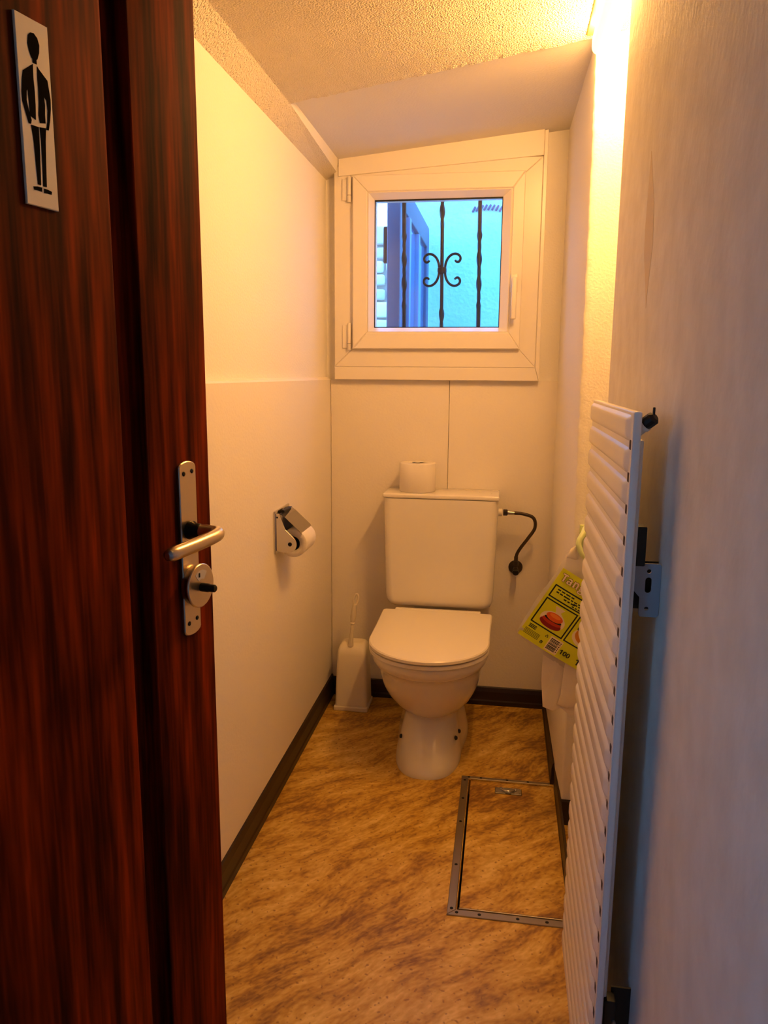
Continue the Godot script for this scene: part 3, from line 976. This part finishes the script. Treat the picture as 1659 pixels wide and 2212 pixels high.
# ---------------------------------------------------------------- radiator on the near right wall
func radiator() -> void:
	var r := base("radiator", P(0.155, 0.15, 1.19))
	tag(r, "white ribbed panel radiator on the right wall", "radiator")
	var o := P(0.155, 0.15, 1.19)
	var x0 := 0.1535
	var dn := 0.965
	var df := 1.412
	var y0 := 0.146
	var pitch := 0.040
	var count := 27
	var st := start()
	st.set_smooth_group(0)
	var ds := [dn, dn + 0.008, dn + 0.014, dn + 0.018, dn + 0.022, dn + 0.027, dn + 0.033, dn + 0.045, 1.05, 1.1, 1.15, 1.2, 1.25, 1.3, 1.35, df - 0.022, df - 0.014, df - 0.009, df - 0.006, df - 0.003, df - 0.001, df]
	var prof := [[0.0, 0.0], [0.06, 0.0], [0.11, 0.25], [0.16, 0.62], [0.21, 0.86], [0.27, 0.97], [0.35, 1.0], [0.5, 1.0], [0.65, 1.0], [0.73, 0.97], [0.79, 0.86], [0.84, 0.62], [0.89, 0.25], [0.94, 0.0]]
	var rows := []
	for k in count:
		for p in prof:
			rows.append([y0 + (k + p[0]) * pitch, p[1]])
	rows.append([y0 + count * pitch, 0.0])
	var grid := []
	for row in rows:
		var line := []
		for d in ds:
			var near := smoothstep(dn + 0.006, dn + 0.030, d)
			var far := sqrt(clampf((df - d) / 0.012, 0.0, 1.0))
			line.append(P(x0 - 0.0062 * row[1] * near * far, row[0], d) - o)
		grid.append(line)
	for i in grid.size() - 1:
		for j in ds.size() - 1:
			quad(st, grid[i][j + 1], grid[i][j], grid[i + 1][j], grid[i + 1][j + 1])
	put("ribbed_panel", finish(st), M.radiator, r)
	var top := y0 + count * pitch
	put("water_panel", rbox((P(0.1575, (y0 + top) / 2, (dn + df) / 2) - o), Vector3(0.0105, top - y0 + 0.002, df - dn), 0.003), M.radiator, r)
	put("back_panel", rbox((P(0.1675, (y0 + top) / 2 - 0.01, (dn + df) / 2 + 0.008) - o), Vector3(0.006, top - y0 - 0.05, df - dn - 0.03), 0.0025), M.radiator, r)
	for k in range(1, count):  # brown dots paint the shade, and some dirt, where grooves meet the edge
		put("rib_end_shade", rbox(P(x0 - 0.0003, y0 + k * pitch, dn + 0.0115) - o, Vector3(0.0034, 0.0125, 0.011), 0.0016, Basis.IDENTITY, 2), M.crack_and_shade, r)
	# bleed plug at the top near corner
	var bp := base("bleed_plug", Vector3.ZERO, r)
	var a := P(0.160, 1.2035, 0.985) - o
	var dir := Vector3(0.0165, 0.0155, 0.012).normalized()
	put("plug_socket", lathe([Vector2(0.0085, 0), Vector2(0.0085, 0.009), Vector2(0.0095, 0.010), Vector2(0.0095, 0.014)], a, dir, 16), M.radiator, bp)
	put("plug_cap", lathe([Vector2(0.0078, 0), Vector2(0.0085, 0.002), Vector2(0.0085, 0.012), Vector2(0.005, 0.015)], a + dir * 0.014, dir, 12, false), M.black, bp)
	put("plug_key", rbox(a + dir * 0.026 + Vector3(0, 0.008, 0), Vector3(0.003, 0.010, 0.003), 0.001, Basis.IDENTITY, 2), M.black, bp)
	# wall brackets
	var b := base("wall_bracket", Vector3.ZERO, r)
	put("bracket_block", rbox(P(0.1745, 1.055, 1.005) - o, Vector3(0.017, 0.052, 0.02), 0.002), M.black, b)
	var holed := CSGPolygon3D.new()
	holed.name = "bracket_plate"
	holed.polygon = PackedVector2Array([Vector2(0.0, -0.004), Vector2(0.003, 0.0), Vector2(0.031, 0.0), Vector2(0.033, -0.003), Vector2(0.033, -0.068), Vector2(0.030, -0.071), Vector2(0.010, -0.071), Vector2(0.008, -0.068), Vector2(0.008, -0.045), Vector2(0.0, -0.036)])
	holed.depth = 0.0025
	holed.material = M.bracket
	b.add_child(holed)
	holed.position = P(0.1715, 1.032, 1.0) - o
	for hole in [[0.018, -0.010, 0.0028], [0.018, -0.022, 0.0040], [0.018, -0.035, 0.0040], [0.0175, -0.060, 0.0028]]:
		var c := CSGCylinder3D.new()
		c.name = numbered(holed, "bracket_hole")
		c.operation = CSGShape3D.OPERATION_SUBTRACTION
		c.radius = hole[2]
		c.height = 0.02
		c.sides = 20
		c.rotation_degrees.x = 90
		c.position = Vector3(hole[0], hole[1], 0)
		holed.add_child(c)
	var oblong := CSGBox3D.new()
	oblong.name = "bracket_slot"
	oblong.operation = CSGShape3D.OPERATION_SUBTRACTION
	oblong.size = Vector3(0.008, 0.013, 0.02)
	oblong.position = Vector3(0.018, -0.0285, 0)
	holed.add_child(oblong)
	var arm := put("bracket_arm", box(P(0.172, 0.965, 1.0035) - o, P(0.205, 1.030, 1.006) - o), M.black, b)
	arm.position = Vector3(0, 0, -0.02)
	var b2 := base("wall_bracket", Vector3.ZERO, r)
	put("bracket_block", rbox(P(0.1745, 0.375, 0.99) - o, Vector3(0.016, 0.056, 0.02), 0.002), M.black, b2)
	put("bracket_bolt", lathe([Vector2(0.003, 0), Vector2(0.003, 0.006), Vector2(0.002, 0.007)], P(0.180, 0.372, 0.98) - o, Vector3(0, 0, 1), 10), M.steel, b2)
	put("bracket_arm", box(P(0.178, 0.34, 1.0) - o, P(0.205, 0.41, 1.003) - o), M.black, b2)

# ---------------------------------------------------------------- floor hatch
func hatch() -> void:
	var h := base("floor_hatch", P(0.055, 0, 1.96))
	tag(h, "vinyl covered floor hatch with metal edging beside the right wall", "hatch")
	var o := P(0.055, 0, 1.96)
	var st := start()
	vinyl_sheet(st, -0.0685, 0.1885, 1.6685, 2.2655, 0.0012, 0.025)
	st.generate_normals()
	var lid := put("hatch_lid", st.commit(), M.vinyl, h)
	lid.position = -o
	var m: Material = M.aluminium
	var strips := [
		[Vector2(-0.0975, 1.6375), Vector2(-0.0765, 1.6585), Vector2(-0.0765, 2.2745), Vector2(-0.0975, 2.289)],
		[Vector2(-0.0970, 1.6370), Vector2(0.2035, 1.6370), Vector2(0.2035, 1.6580), Vector2(-0.0760, 1.6580)],
		[Vector2(-0.0970, 2.2895), Vector2(-0.0760, 2.2750), Vector2(0.178, 2.2750), Vector2(0.178, 2.2895)]]
	var xf := Transform3D(Basis(Vector3(1, 0, 0), Vector3(0, 0, -1), Vector3(0, 1, 0)), -o)
	for s in strips:
		put("edge_strip", prism(s, 0.0032, 0.0, 0.001, xf), m, h)
	var holes := []
	for d in [2.262, 2.155, 2.03, 1.83, 1.66]:
		holes.append([-0.087, d])
	for x in [-0.074, -0.02, 0.07, 0.138]:
		holes.append([x, 1.6475])
	for x in [-0.075, -0.037, 0.045, 0.11]:
		holes.append([x, 2.2822])
	for q in holes:
		put("screw", lathe([Vector2(0.0042, 0), Vector2(0.0042, 0.0006), Vector2(0.0022, 0.0003)], P(q[0], 0.0031, q[1]) - o, Vector3.UP, 12), M.dark_metal, h)
	put("piano_hinge", tube([P(-0.07, 0.0015, 1.6633) - o, P(0.188, 0.0015, 1.6633) - o], 0.0024, 8), M.aluminium, h)
	# sunk ring pull
	var p := base("ring_pull", P(0.049, 0.0012, 2.2185) - o, h)
	put("pull_gasket", box(Vector3(-0.0408, 0.0, -0.0178), Vector3(0.0408, 0.0009, 0.0178)), M.black, p)
	put("pull_plate", prism([Vector2(-0.0395, -0.0165), Vector2(0.0395, -0.0165), Vector2(0.0395, 0.0165), Vector2(-0.0395, 0.0165)], 0.0024, 0.0, 0.0008, Transform3D(Basis(Vector3(1, 0, 0), Vector3(0, 0, -1), Vector3(0, 1, 0)), Vector3.ZERO)), M.steel, p)
	var cup := start()
	add_lathe(cup, [Vector2(0.0190, 0.0), Vector2(0.0182, 0.0012), Vector2(0.012, 0.0009), Vector2(0.001, 0.0008)], Vector3(0, 0.0012, 0), Vector3.UP, 28)
	put("pull_cup", finish(cup), M.dark_metal, p)
	var arc := []
	for i in 15:
		var a := PI * i / 14
		arc.append(Vector3(cos(a) * 0.0185, 0.0040 + 0.0018 * sin(a), -0.006 + sin(a) * 0.015))
	put("pull_ring", tube(arc, 0.0034, 10), M.chrome, p)
	for s in [-1, 1]:
		put("pull_lug", rbox(Vector3(s * 0.0215, 0.0038, -0.006), Vector3(0.009, 0.006, 0.012), 0.002), M.chrome, p)
		for q in [-1, 1]:
			put("rivet", lathe([Vector2(0.0022, 0), Vector2(0.0014, 0.001)], Vector3(s * 0.035, 0.0015, q * 0.012), Vector3.UP, 10), M.dark_metal, p)

# ---------------------------------------------------------------- water supply
func supply() -> void:
	var w := base("water_supply_valve", P(0.057, 0.556, 2.855))
	tag(w, "dark angle valve with braided hose to the cistern on the back wall", "valve")
	var o := P(0.057, 0.556, 2.855)
	put("rosette", lathe([Vector2(0.0265, 0), Vector2(0.0255, 0.005), Vector2(0.019, 0.010), Vector2(0.012, 0.012)], Vector3.ZERO, Vector3(0, 0, 1), 28), M.braid, w)
	put("valve_body", lathe([Vector2(0.0085, 0.008), Vector2(0.0085, 0.04), Vector2(0.0105, 0.042), Vector2(0.0105, 0.055)], Vector3.ZERO, Vector3(0, 0, 1), 18), M.braid, w)
	put("valve_knob", lathe([Vector2(0.009, 0), Vector2(0.0115, 0.004), Vector2(0.0115, 0.016), Vector2(0.008, 0.019), Vector2(0.004, 0.0195)], Vector3(0, -0.002, 0.055), Vector3(0, -0.15, 1), 12, false), M.dark_metal, w)
	put("outlet_nut", lathe([Vector2(0.0075, 0.0), Vector2(0.0075, 0.012), Vector2(0.0115, 0.013), Vector2(0.0115, 0.028), Vector2(0.007, 0.030)], Vector3(0, 0.004, 0.040), Vector3.UP, 6, false), M.braid, w)
	var pts := curve([P(0.057, 0.586, 2.815), P(0.0585, 0.612, 2.812), P(0.070, 0.640, 2.80), P(0.096, 0.682, 2.785), P(0.119, 0.725, 2.772), P(0.112, 0.762, 2.766), P(0.075, 0.776, 2.763), P(0.045, 0.778, 2.763), P(0.020, 0.779, 2.763)], 8)
	for k in pts.size():
		pts[k] -= o
	put("braided_hose", tube(pts, 0.0062, 12), M.braid, w)
	put("hose_sleeve", lathe([Vector2(0.0072, 0), Vector2(0.0072, 0.024)], P(0.020, 0.779, 2.763) - o, Vector3(1, 0, 0), 14), M.steel, w)
	put("hose_sleeve", lathe([Vector2(0.0074, 0), Vector2(0.0074, 0.020)], P(0.057, 0.586, 2.815) - o, Vector3(0, 1, 0), 14), M.braid, w)
	put("hose_nut", lathe([Vector2(0.0105, 0), Vector2(0.0115, 0.002), Vector2(0.0115, 0.014), Vector2(0.009, 0.016)], P(0.004, 0.779, 2.763) - o, Vector3(1, 0, 0), 6, false), M.braid, w)
	put("inlet_stub", lathe([Vector2(0.014, 0), Vector2(0.014, 0.012), Vector2(0.012, 0.013)], P(-0.0125, 0.779, 2.763) - o, Vector3(1, 0, 0), 18), M.plastic, w)

# ---------------------------------------------------------------- paper holder on the left wall
func paper_holder() -> void:
	var h := base("toilet_paper_holder", P(-0.652, 0.75, 2.18))
	tag(h, "chrome toilet paper holder with hinged cover on the left wall", "paper holder")
	var o := P(-0.652, 0.75, 2.18)
	put("wall_plate", rbox(P(-0.649, 0.8115, 2.18) - o, Vector3(0.006, 0.127, 0.150), 0.002), M.chrome, h)
	# side plates: outline in (out from wall, up)
	var side := [Vector2(0.004, 0.008), Vector2(0.030, 0.003)]
	for i in 9:
		var a := -PI * 0.42 + PI * 0.72 * i / 8
		side.append(Vector2(0.047 + cos(a) * 0.020, 0.029 + sin(a) * 0.023))
	side.append(Vector2(0.034, 0.072))
	side.append(Vector2(0.016, 0.118))
	side.append(Vector2(0.004, 0.118))
	for d in [2.112, 2.246]:
		var xf := Transform3D(Basis.IDENTITY, P(-0.652, 0.75, d) - o)
		var p := put("side_plate", prism(side, 0.0012, -0.0012, 0.0005, xf), M.chrome, h)
		put("pivot", lathe([Vector2(0.006, 0), Vector2(0.006, 0.0015), Vector2(0.004, 0.002)], P(-0.605, 0.779, d) - o + Vector3(0, 0, 0.001), Vector3(0, 0, 1), 14), M.dark_metal, p)
		put("rivet", lathe([Vector2(0.003, 0), Vector2(0.002, 0.0015)], P(-0.642, 0.857, d) - o + Vector3(0, 0, 0.001), Vector3(0, 0, 1), 10), M.dark_metal, p)
	# hinged cover: a sheet bent down along its outer edge
	var prof := [Vector2(0.010, 0.112), Vector2(0.018, 0.1165), Vector2(0.030, 0.108), Vector2(0.075, 0.0665), Vector2(0.079, 0.060), Vector2(0.0785, 0.054)]
	var st := start()
	st.set_smooth_group(0)
	for k in prof.size() - 1:
		var a: Vector2 = prof[k]
		var b: Vector2 = prof[k + 1]
		for dy in [0.0, -0.0015]:
			quad(st, P(-0.652 + a.x, 0.75 + a.y + dy, 2.118) - o, P(-0.652 + b.x, 0.75 + b.y + dy, 2.118) - o, P(-0.652 + b.x, 0.75 + b.y + dy, 2.240) - o, P(-0.652 + a.x, 0.75 + a.y + dy, 2.240) - o)
		for d in [2.118, 2.240]:
			quad(st, P(-0.652 + a.x, 0.75 + a.y, d) - o, P(-0.652 + b.x, 0.75 + b.y, d) - o, P(-0.652 + b.x, 0.75 + b.y - 0.0015, d) - o, P(-0.652 + a.x, 0.75 + a.y - 0.0015, d) - o)
	put("cover", finish(st), M.chrome, h)
	put("cover_hinge", tube([P(-0.638, 0.866, 2.155) - o, P(-0.632, 0.868, 2.205) - o], 0.0058, 10), M.black, h)
	var rl := base("toilet_paper_roll", P(-0.600, 0.779, 2.236))
	tag(rl, "started toilet paper roll inside the chrome holder", "toilet paper")
	paper_roll(rl, 0.0415, 0.110, Vector3(0, 0, 1))

# ---------------------------------------------------------------- brush and its holder
func brush() -> void:
	var h := base("toilet_brush_holder", P(-0.545, 0, 2.755))
	tag(h, "cream plastic toilet brush holder on the floor in the corner", "brush holder")
	var st := start()
	var rings := []
	# height, half width, front, back, corner radius
	for l in [[0.018, 0.0625, -0.052, 0.06, 0.012], [0.08, 0.0605, -0.048, 0.06, 0.012], [0.16, 0.0580, -0.043, 0.06, 0.013], [0.215, 0.0560, -0.040, 0.06, 0.014], [0.232, 0.0545, -0.036, 0.06, 0.015], [0.245, 0.0500, -0.026, 0.057, 0.016], [0.253, 0.0440, -0.012, 0.053, 0.016], [0.256, 0.0360, 0.000, 0.048, 0.014]]:
		var ring := []
		var r: float = l[4]
		for k in 4:
			for i in 6:
				var a: float = PI + PI / 2 * k + PI / 2 * i / 5
				var sx: float = [-1.0, 1.0, 1.0, -1.0][k]
				var back: bool = k >= 2
				ring.append(Vector3(sx * (l[1] - r) + cos(a) * r, l[0], -((l[3] - r if back else l[2] + r) + sin(a) * r)))
		rings.append(ring)
	add_loft(st, rings, true, true)
	put("holder_body", finish(st), M.plastic, h)
	put("holder_base", rbox(Vector3(0, 0.0085, -0.002), Vector3(0.131, 0.017, 0.122), 0.003), M.plastic, h)
	var b := base("toilet_brush", P(-0.545, 0.250, 2.735))
	tag(b, "cream toilet brush with looped handle standing in its holder", "toilet brush")
	var o := P(-0.545, 0.250, 2.735)
	put("shaft", tube([P(-0.551, 0.248, 2.735) - o, P(-0.549, 0.28, 2.735) - o, P(-0.5445, 0.335, 2.738) - o], [0.0105, 0.0078, 0.0070], 14), M.plastic, b)
	put("shaft_collar", lathe([Vector2(0.006, 0), Vector2(0.0095, 0.002), Vector2(0.0095, 0.009), Vector2(0.006, 0.011)], P(-0.545, 0.333, 2.738) - o, Vector3(0.08, 1, 0), 14), M.plastic, b)
	put("grip", tube([P(-0.544, 0.343, 2.738) - o, P(-0.542, 0.36, 2.738) - o, P(-0.539, 0.385, 2.738) - o, P(-0.535, 0.412, 2.738) - o], [0.0080, 0.0110, 0.0105, 0.0085], 14), M.plastic, b)
	var loop := []
	for i in 21:
		var a := -PI / 2 + TAU * i / 20
		loop.append(P(-0.531 + cos(a) * 0.0085 + sin(a) * 0.003, 0.432 + sin(a) * 0.021, 2.738) - o)
	put("hanging_loop", tube(loop, 0.0044, 8), M.plastic, b)

# ---------------------------------------------------------------- iron grille outside the pane
func twisted(parent: Node, x_bot: float, x_top: float, d: float, y0: float, y1: float, spans: Array) -> void:
	var st := start()
	var rings := []
	var n := int((y1 - y0) / 0.004)
	for k in n + 1:
		var y := lerpf(y0, y1, float(k) / n)
		var x := lerpf(x_bot, x_top, float(k) / n)
		var turn := 0.0
		var fat := 0.0
		for s in spans:
			turn += clampf((y - s[0]) / 0.045, 0.0, (s[1] - s[0]) / 0.045) * PI / 2
			fat = maxf(fat, smoothstep(s[0], s[0] + 0.015, y) * (1.0 - smoothstep(s[1] - 0.015, s[1], y)))
		var ring := []
		for i in 8:
			var a := TAU * i / 8
			var rr := 0.0080 * (1.0 if i % 2 == 0 else 0.84) + 0.0022 * fat * (1.0 if i % 4 == 0 else -0.3)
			ring.append(P(x + cos(a + turn) * rr, y, d + sin(a + turn) * rr))
		rings.append(ring)
	add_loft(st, rings, true, true)
	put("twisted_bar", finish(st), M.iron, parent)

func grille() -> void:
	var g := base("window_grille", Vector3.ZERO)
	tag(g, "dark wrought iron window grille with twisted bars and scrolls", "grille")
	twisted(g, -0.2515, -0.2590, 3.0, 1.352, 1.978, [[1.40, 1.52], [1.80, 1.905]])
	twisted(g, -0.1125, -0.1205, 3.0, 1.352, 1.978, [[1.51, 1.79]])
	twisted(g, -0.3950, -0.4010, 3.0, 1.352, 1.978, [[1.51, 1.79]])
	for y in [1.372, 1.955]:
		put("rail", rbox(P(-0.255, y, 3.0), Vector3(0.606, 0.018, 0.012), 0.002), M.iron, g)
	put("collar", rbox(P(-0.2545, 1.6525, 3.0), Vector3(0.0335, 0.0215, 0.024), 0.006), M.iron, g)
	# four scrolls springing from the collar
	for sx in [-1.0, 1.0]:
		for sy in [-1.0, 1.0]:
			var pts := []
			var list := [[0.011, 0.006], [0.0135, 0.024], [0.022, 0.043], [0.036, 0.055], [0.052, 0.0575], [0.065, 0.050], [0.068, 0.038], [0.061, 0.0285], [0.052, 0.030], [0.0485, 0.035]]
			for q in list:
				pts.append(P(-0.2545 + sx * q[0], 1.6535 + sy * q[1], 3.0))
			var path := curve(pts, 5)
			var rad := []
			for k in path.size():
				rad.append(0.0048 if k < path.size() - 6 else 0.0040)
			put("scroll", tube(path, rad, 10), M.iron, g)

# ---------------------------------------------------------------- bag of sandwich bags hanging behind the radiator
func label_image() -> ImageTexture:
	var w := 480
	var h := 560
	var img := Image.create(w, h, false, Image.FORMAT_RGB8)
	var green := Color(0.84, 0.86, 0.12)
	var dark := Color(0.03, 0.10, 0.13)
	var cream := Color(0.92, 0.86, 0.74)
	img.fill(green)
	# slogan box
	frame_rect(img, 20, 118, 470, 96, 9, dark)
	var r := RandomNumberGenerator.new()
	r.seed = 6
	for line in [[52, 138, 110], [52, 158, 70], [120, 158, 120], [120, 178, 60], [190, 172, 160], [190, 192, 120]]:
		var x: int = line[0]
		while x < line[0] + line[2]:
			var l := r.randi_range(14, 34)
			img.fill_rect(Rect2i(x, line[1], l, 9), dark)
			x += l + 8
	# picture boxes
	frame_rect(img, 20, 226, 240, 206, 9, dark)
	frame_rect(img, 272, 226, 260, 206, 9, dark)
	# clear bag with a burger
	ellipse(img, 140, 352, 88, 62, cream)
	for k in 60:
		img.fill_rect(Rect2i(140 - (60 - k) / 2 - 4, 248 + k, 60 - k + 8 if k < 30 else k + 8, 1), cream)
	ellipse(img, 140, 378, 78, 34, Color(0.55, 0.10, 0.05))
	ellipse(img, 140, 360, 70, 22, Color(0.75, 0.22, 0.06))
	ellipse(img, 142, 346, 64, 14, dark)
	ellipse(img, 142, 326, 60, 30, Color(0.88, 0.38, 0.08))
	ellipse(img, 142, 316, 40, 14, Color(0.95, 0.55, 0.20))
	# banana
	ellipse(img, 390, 350, 92, 66, cream)
	ellipse(img, 392, 336, 80, 60, Color(0.85, 0.55, 0.12))
	ellipse(img, 404, 312, 74, 50, cream)
	ellipse(img, 316, 300, 10, 18, dark)
	# small print, recycling mark, drop
	for k in 3:
		img.fill_rect(Rect2i(30, 446 + k * 10, 54, 6), dark)
	for k in 5:
		img.fill_rect(Rect2i(20, 486 + k * 9, 112, 4), Color(0.30, 0.34, 0.10))
	for k in 18:
		img.fill_rect(Rect2i(160 + k / 2, 470 - k, 3, 3), dark)
		img.fill_rect(Rect2i(178 - k / 2, 470 - k, 3, 3), dark)
	img.fill_rect(Rect2i(160, 470, 20, 3), dark)
	ellipse(img, 160, 520, 10, 12, dark)
	ellipse(img, 160, 522, 4, 5, green)
	# bar code
	img.fill_rect(Rect2i(196, 446, 92, 106), cream)
	var y := 456
	while y < 540:
		var t := r.randi_range(2, 8)
		img.fill_rect(Rect2i(204, y, 64, t), Color(0.05, 0.04, 0.04))
		y += t + r.randi_range(2, 4)
	for k in 6:
		img.fill_rect(Rect2i(274, 458 + k * 14, 7, 7), Color(0.05, 0.04, 0.04))
	img.generate_mipmaps()
	return ImageTexture.create_from_image(img)

func frame_rect(img: Image, x: int, y: int, w: int, h: int, t: int, c: Color) -> void:
	img.fill_rect(Rect2i(x, y, w, t), c)
	img.fill_rect(Rect2i(x, y + h - t, w, t), c)
	img.fill_rect(Rect2i(x, y, t, h), c)
	img.fill_rect(Rect2i(x + w - t, y, t, h), c)

func ellipse(img: Image, cx: int, cy: int, rx: int, ry: int, c: Color) -> void:
	for j in range(-ry, ry + 1):
		var half := int(rx * sqrt(maxf(0.0, 1.0 - float(j * j) / (ry * ry))))
		var x0 := maxi(0, cx - half)
		var x1 := mini(img.get_width(), cx + half)
		if x1 > x0 and cy + j >= 0 and cy + j < img.get_height():
			img.fill_rect(Rect2i(x0, cy + j, x1 - x0, 1), c)

func text(called: String, words: String, size: float, at: Vector3, m: Material, parent: Node, bold: bool, depth: float) -> void:
	var t := TextMesh.new()
	var f := SystemFont.new()
	f.font_names = PackedStringArray(["Droid Sans"])
	f.font_weight = 700 if bold else 400
	t.font = f
	t.text = words
	t.font_size = 32
	t.pixel_size = size / 32.0
	t.depth = depth
	t.horizontal_alignment = HORIZONTAL_ALIGNMENT_LEFT
	t.vertical_alignment = VERTICAL_ALIGNMENT_CENTER
	var o := put(called, t, m, parent)
	o.position = at

func bag() -> void:
	var hook := base("wall_hook", P(0.222, 0.845, 2.08))
	tag(hook, "pale green plastic wall hook on the recess corner holding a bag", "hook")
	put("hook_plate", rbox(Vector3(0.0, 0.0, 0.003), Vector3(0.030, 0.06, 0.006), 0.002), M.green_plastic, hook)
	put("hook_arm", tube(curve([Vector3(0.0, 0.012, 0.004), Vector3(-0.004, 0.026, 0.035), Vector3(-0.012, 0.020, 0.072), Vector3(-0.024, -0.002, 0.088), Vector3(-0.016, -0.026, 0.094), Vector3(-0.004, -0.040, 0.094)], 6), 0.0075, 12), M.green_plastic, hook)
	var b := base("plastic_bag_packet", P(0.1875, 0.8325, 2.005))
	b.scale = Vector3.ONE * 1.25
	tag(b, "torn clear packet of bags with a lime green label hanging on hook", "plastic bag")
	# clear outer film
	var film := [Vector2(0.001, -0.004), Vector2(-0.012, -0.014), Vector2(-0.034, -0.060), Vector2(-0.074, -0.122), Vector2(-0.109, -0.190), Vector2(-0.098, -0.206), Vector2(-0.080, -0.222), Vector2(-0.050, -0.243), Vector2(0.02, -0.285), Vector2(0.042, -0.255), Vector2(0.046, -0.10), Vector2(0.03, -0.03)]
	put("outer_film", puff(film, 0.006, Transform3D.IDENTITY, 0.003, 3), M.film, b)
	put("film_tip", puff([Vector2(0.006, 0.002), Vector2(-0.006, -0.006), Vector2(-0.014, -0.024), Vector2(0.004, -0.030), Vector2(0.010, -0.028)], 0.004, Transform3D(Basis.IDENTITY, Vector3(0, 0, 0.002)), 0.001, 8), M.bag_white, b)
	# white bags hanging out below
	var white := [Vector2(-0.042, -0.20), Vector2(-0.053, -0.25), Vector2(-0.0535, -0.30), Vector2(-0.048, -0.362), Vector2(-0.026, -0.370), Vector2(-0.010, -0.362), Vector2(0.012, -0.378), Vector2(0.034, -0.372), Vector2(0.040, -0.29), Vector2(0.036, -0.20), Vector2(0.03, -0.06), Vector2(-0.01, -0.05)]
	put("inner_bags", puff(white, 0.004, Transform3D(Basis.IDENTITY, Vector3(0, 0, -0.004)), 0.004, 5), M.bag_white, b)
	put("loose_bag", puff([Vector2(-0.005, -0.24), Vector2(-0.012, -0.33), Vector2(-0.018, -0.352), Vector2(0.0, -0.360), Vector2(0.03, -0.35), Vector2(0.03, -0.24)], 0.004, Transform3D(Basis.IDENTITY, Vector3(0, 0, 0.001)), 0.002, 15), M.bag_white, b)
	# printed label
	var l := Node3D.new()
	l.name = "label"
	b.add_child(l)
	l.position = Vector3(0.130 - 0.15, 0.875 - 0.92, 0.0125)
	l.rotation = Vector3(0, -0.10, deg_to_rad(-28.5))
	var lw := 0.150
	var lh := 0.175
	var st := start()
	st.set_smooth_group(0)
	var c := []
	for i in 13:
		for j in 13:
			var u := i / 12.0
			var v := j / 12.0
			var bend := 0.003 * sin(u * PI * 1.3) + 0.0015 * sin(v * 5.0 + u * 3.0)
			c.append([Vector3(u * lw - v * 0.020 * 0.3, -v * lh, bend), Vector2(u, v)])
	for i in 12:
		for j in 12:
			var q := [c[i * 13 + j], c[(i + 1) * 13 + j], c[(i + 1) * 13 + j + 1], c[i * 13 + j + 1]]
			for k in [0, 1, 2, 0, 2, 3]:
				st.set_uv(q[k][1])
				st.add_vertex(q[k][0])
	var lm := mat(1, 1, 1, 0.35)
	lm.albedo_texture = label_image()
	put("label_sheet", finish(st), lm, l)
	var brown := mat(0.20, 0.08, 0.04, 0.5)
	for q in [Vector2(-1, 0), Vector2(1, 0), Vector2(0, 1), Vector2(0, -1)]:
		text("lettering_edge", "Tang", 0.0240, Vector3(0.006 + q.x * 0.0008, -0.0165 + q.y * 0.0008, 0.0045), brown, l, true, 0.0006)
	text("lettering", "Tang", 0.0240, Vector3(0.006, -0.0165, 0.0054), mat(0.95, 0.88, 0.78, 0.5), l, true, 0.0006)
	text("lettering", "100", 0.0150, Vector3(0.086, -0.158, 0.0048), mat(0.03, 0.08, 0.10, 0.5), l, true, 0.0006)
	text("lettering", "1l", 0.020, Vector3(0.124, -0.159, 0.0048), mat(0.03, 0.08, 0.10, 0.5), l, true, 0.0006)
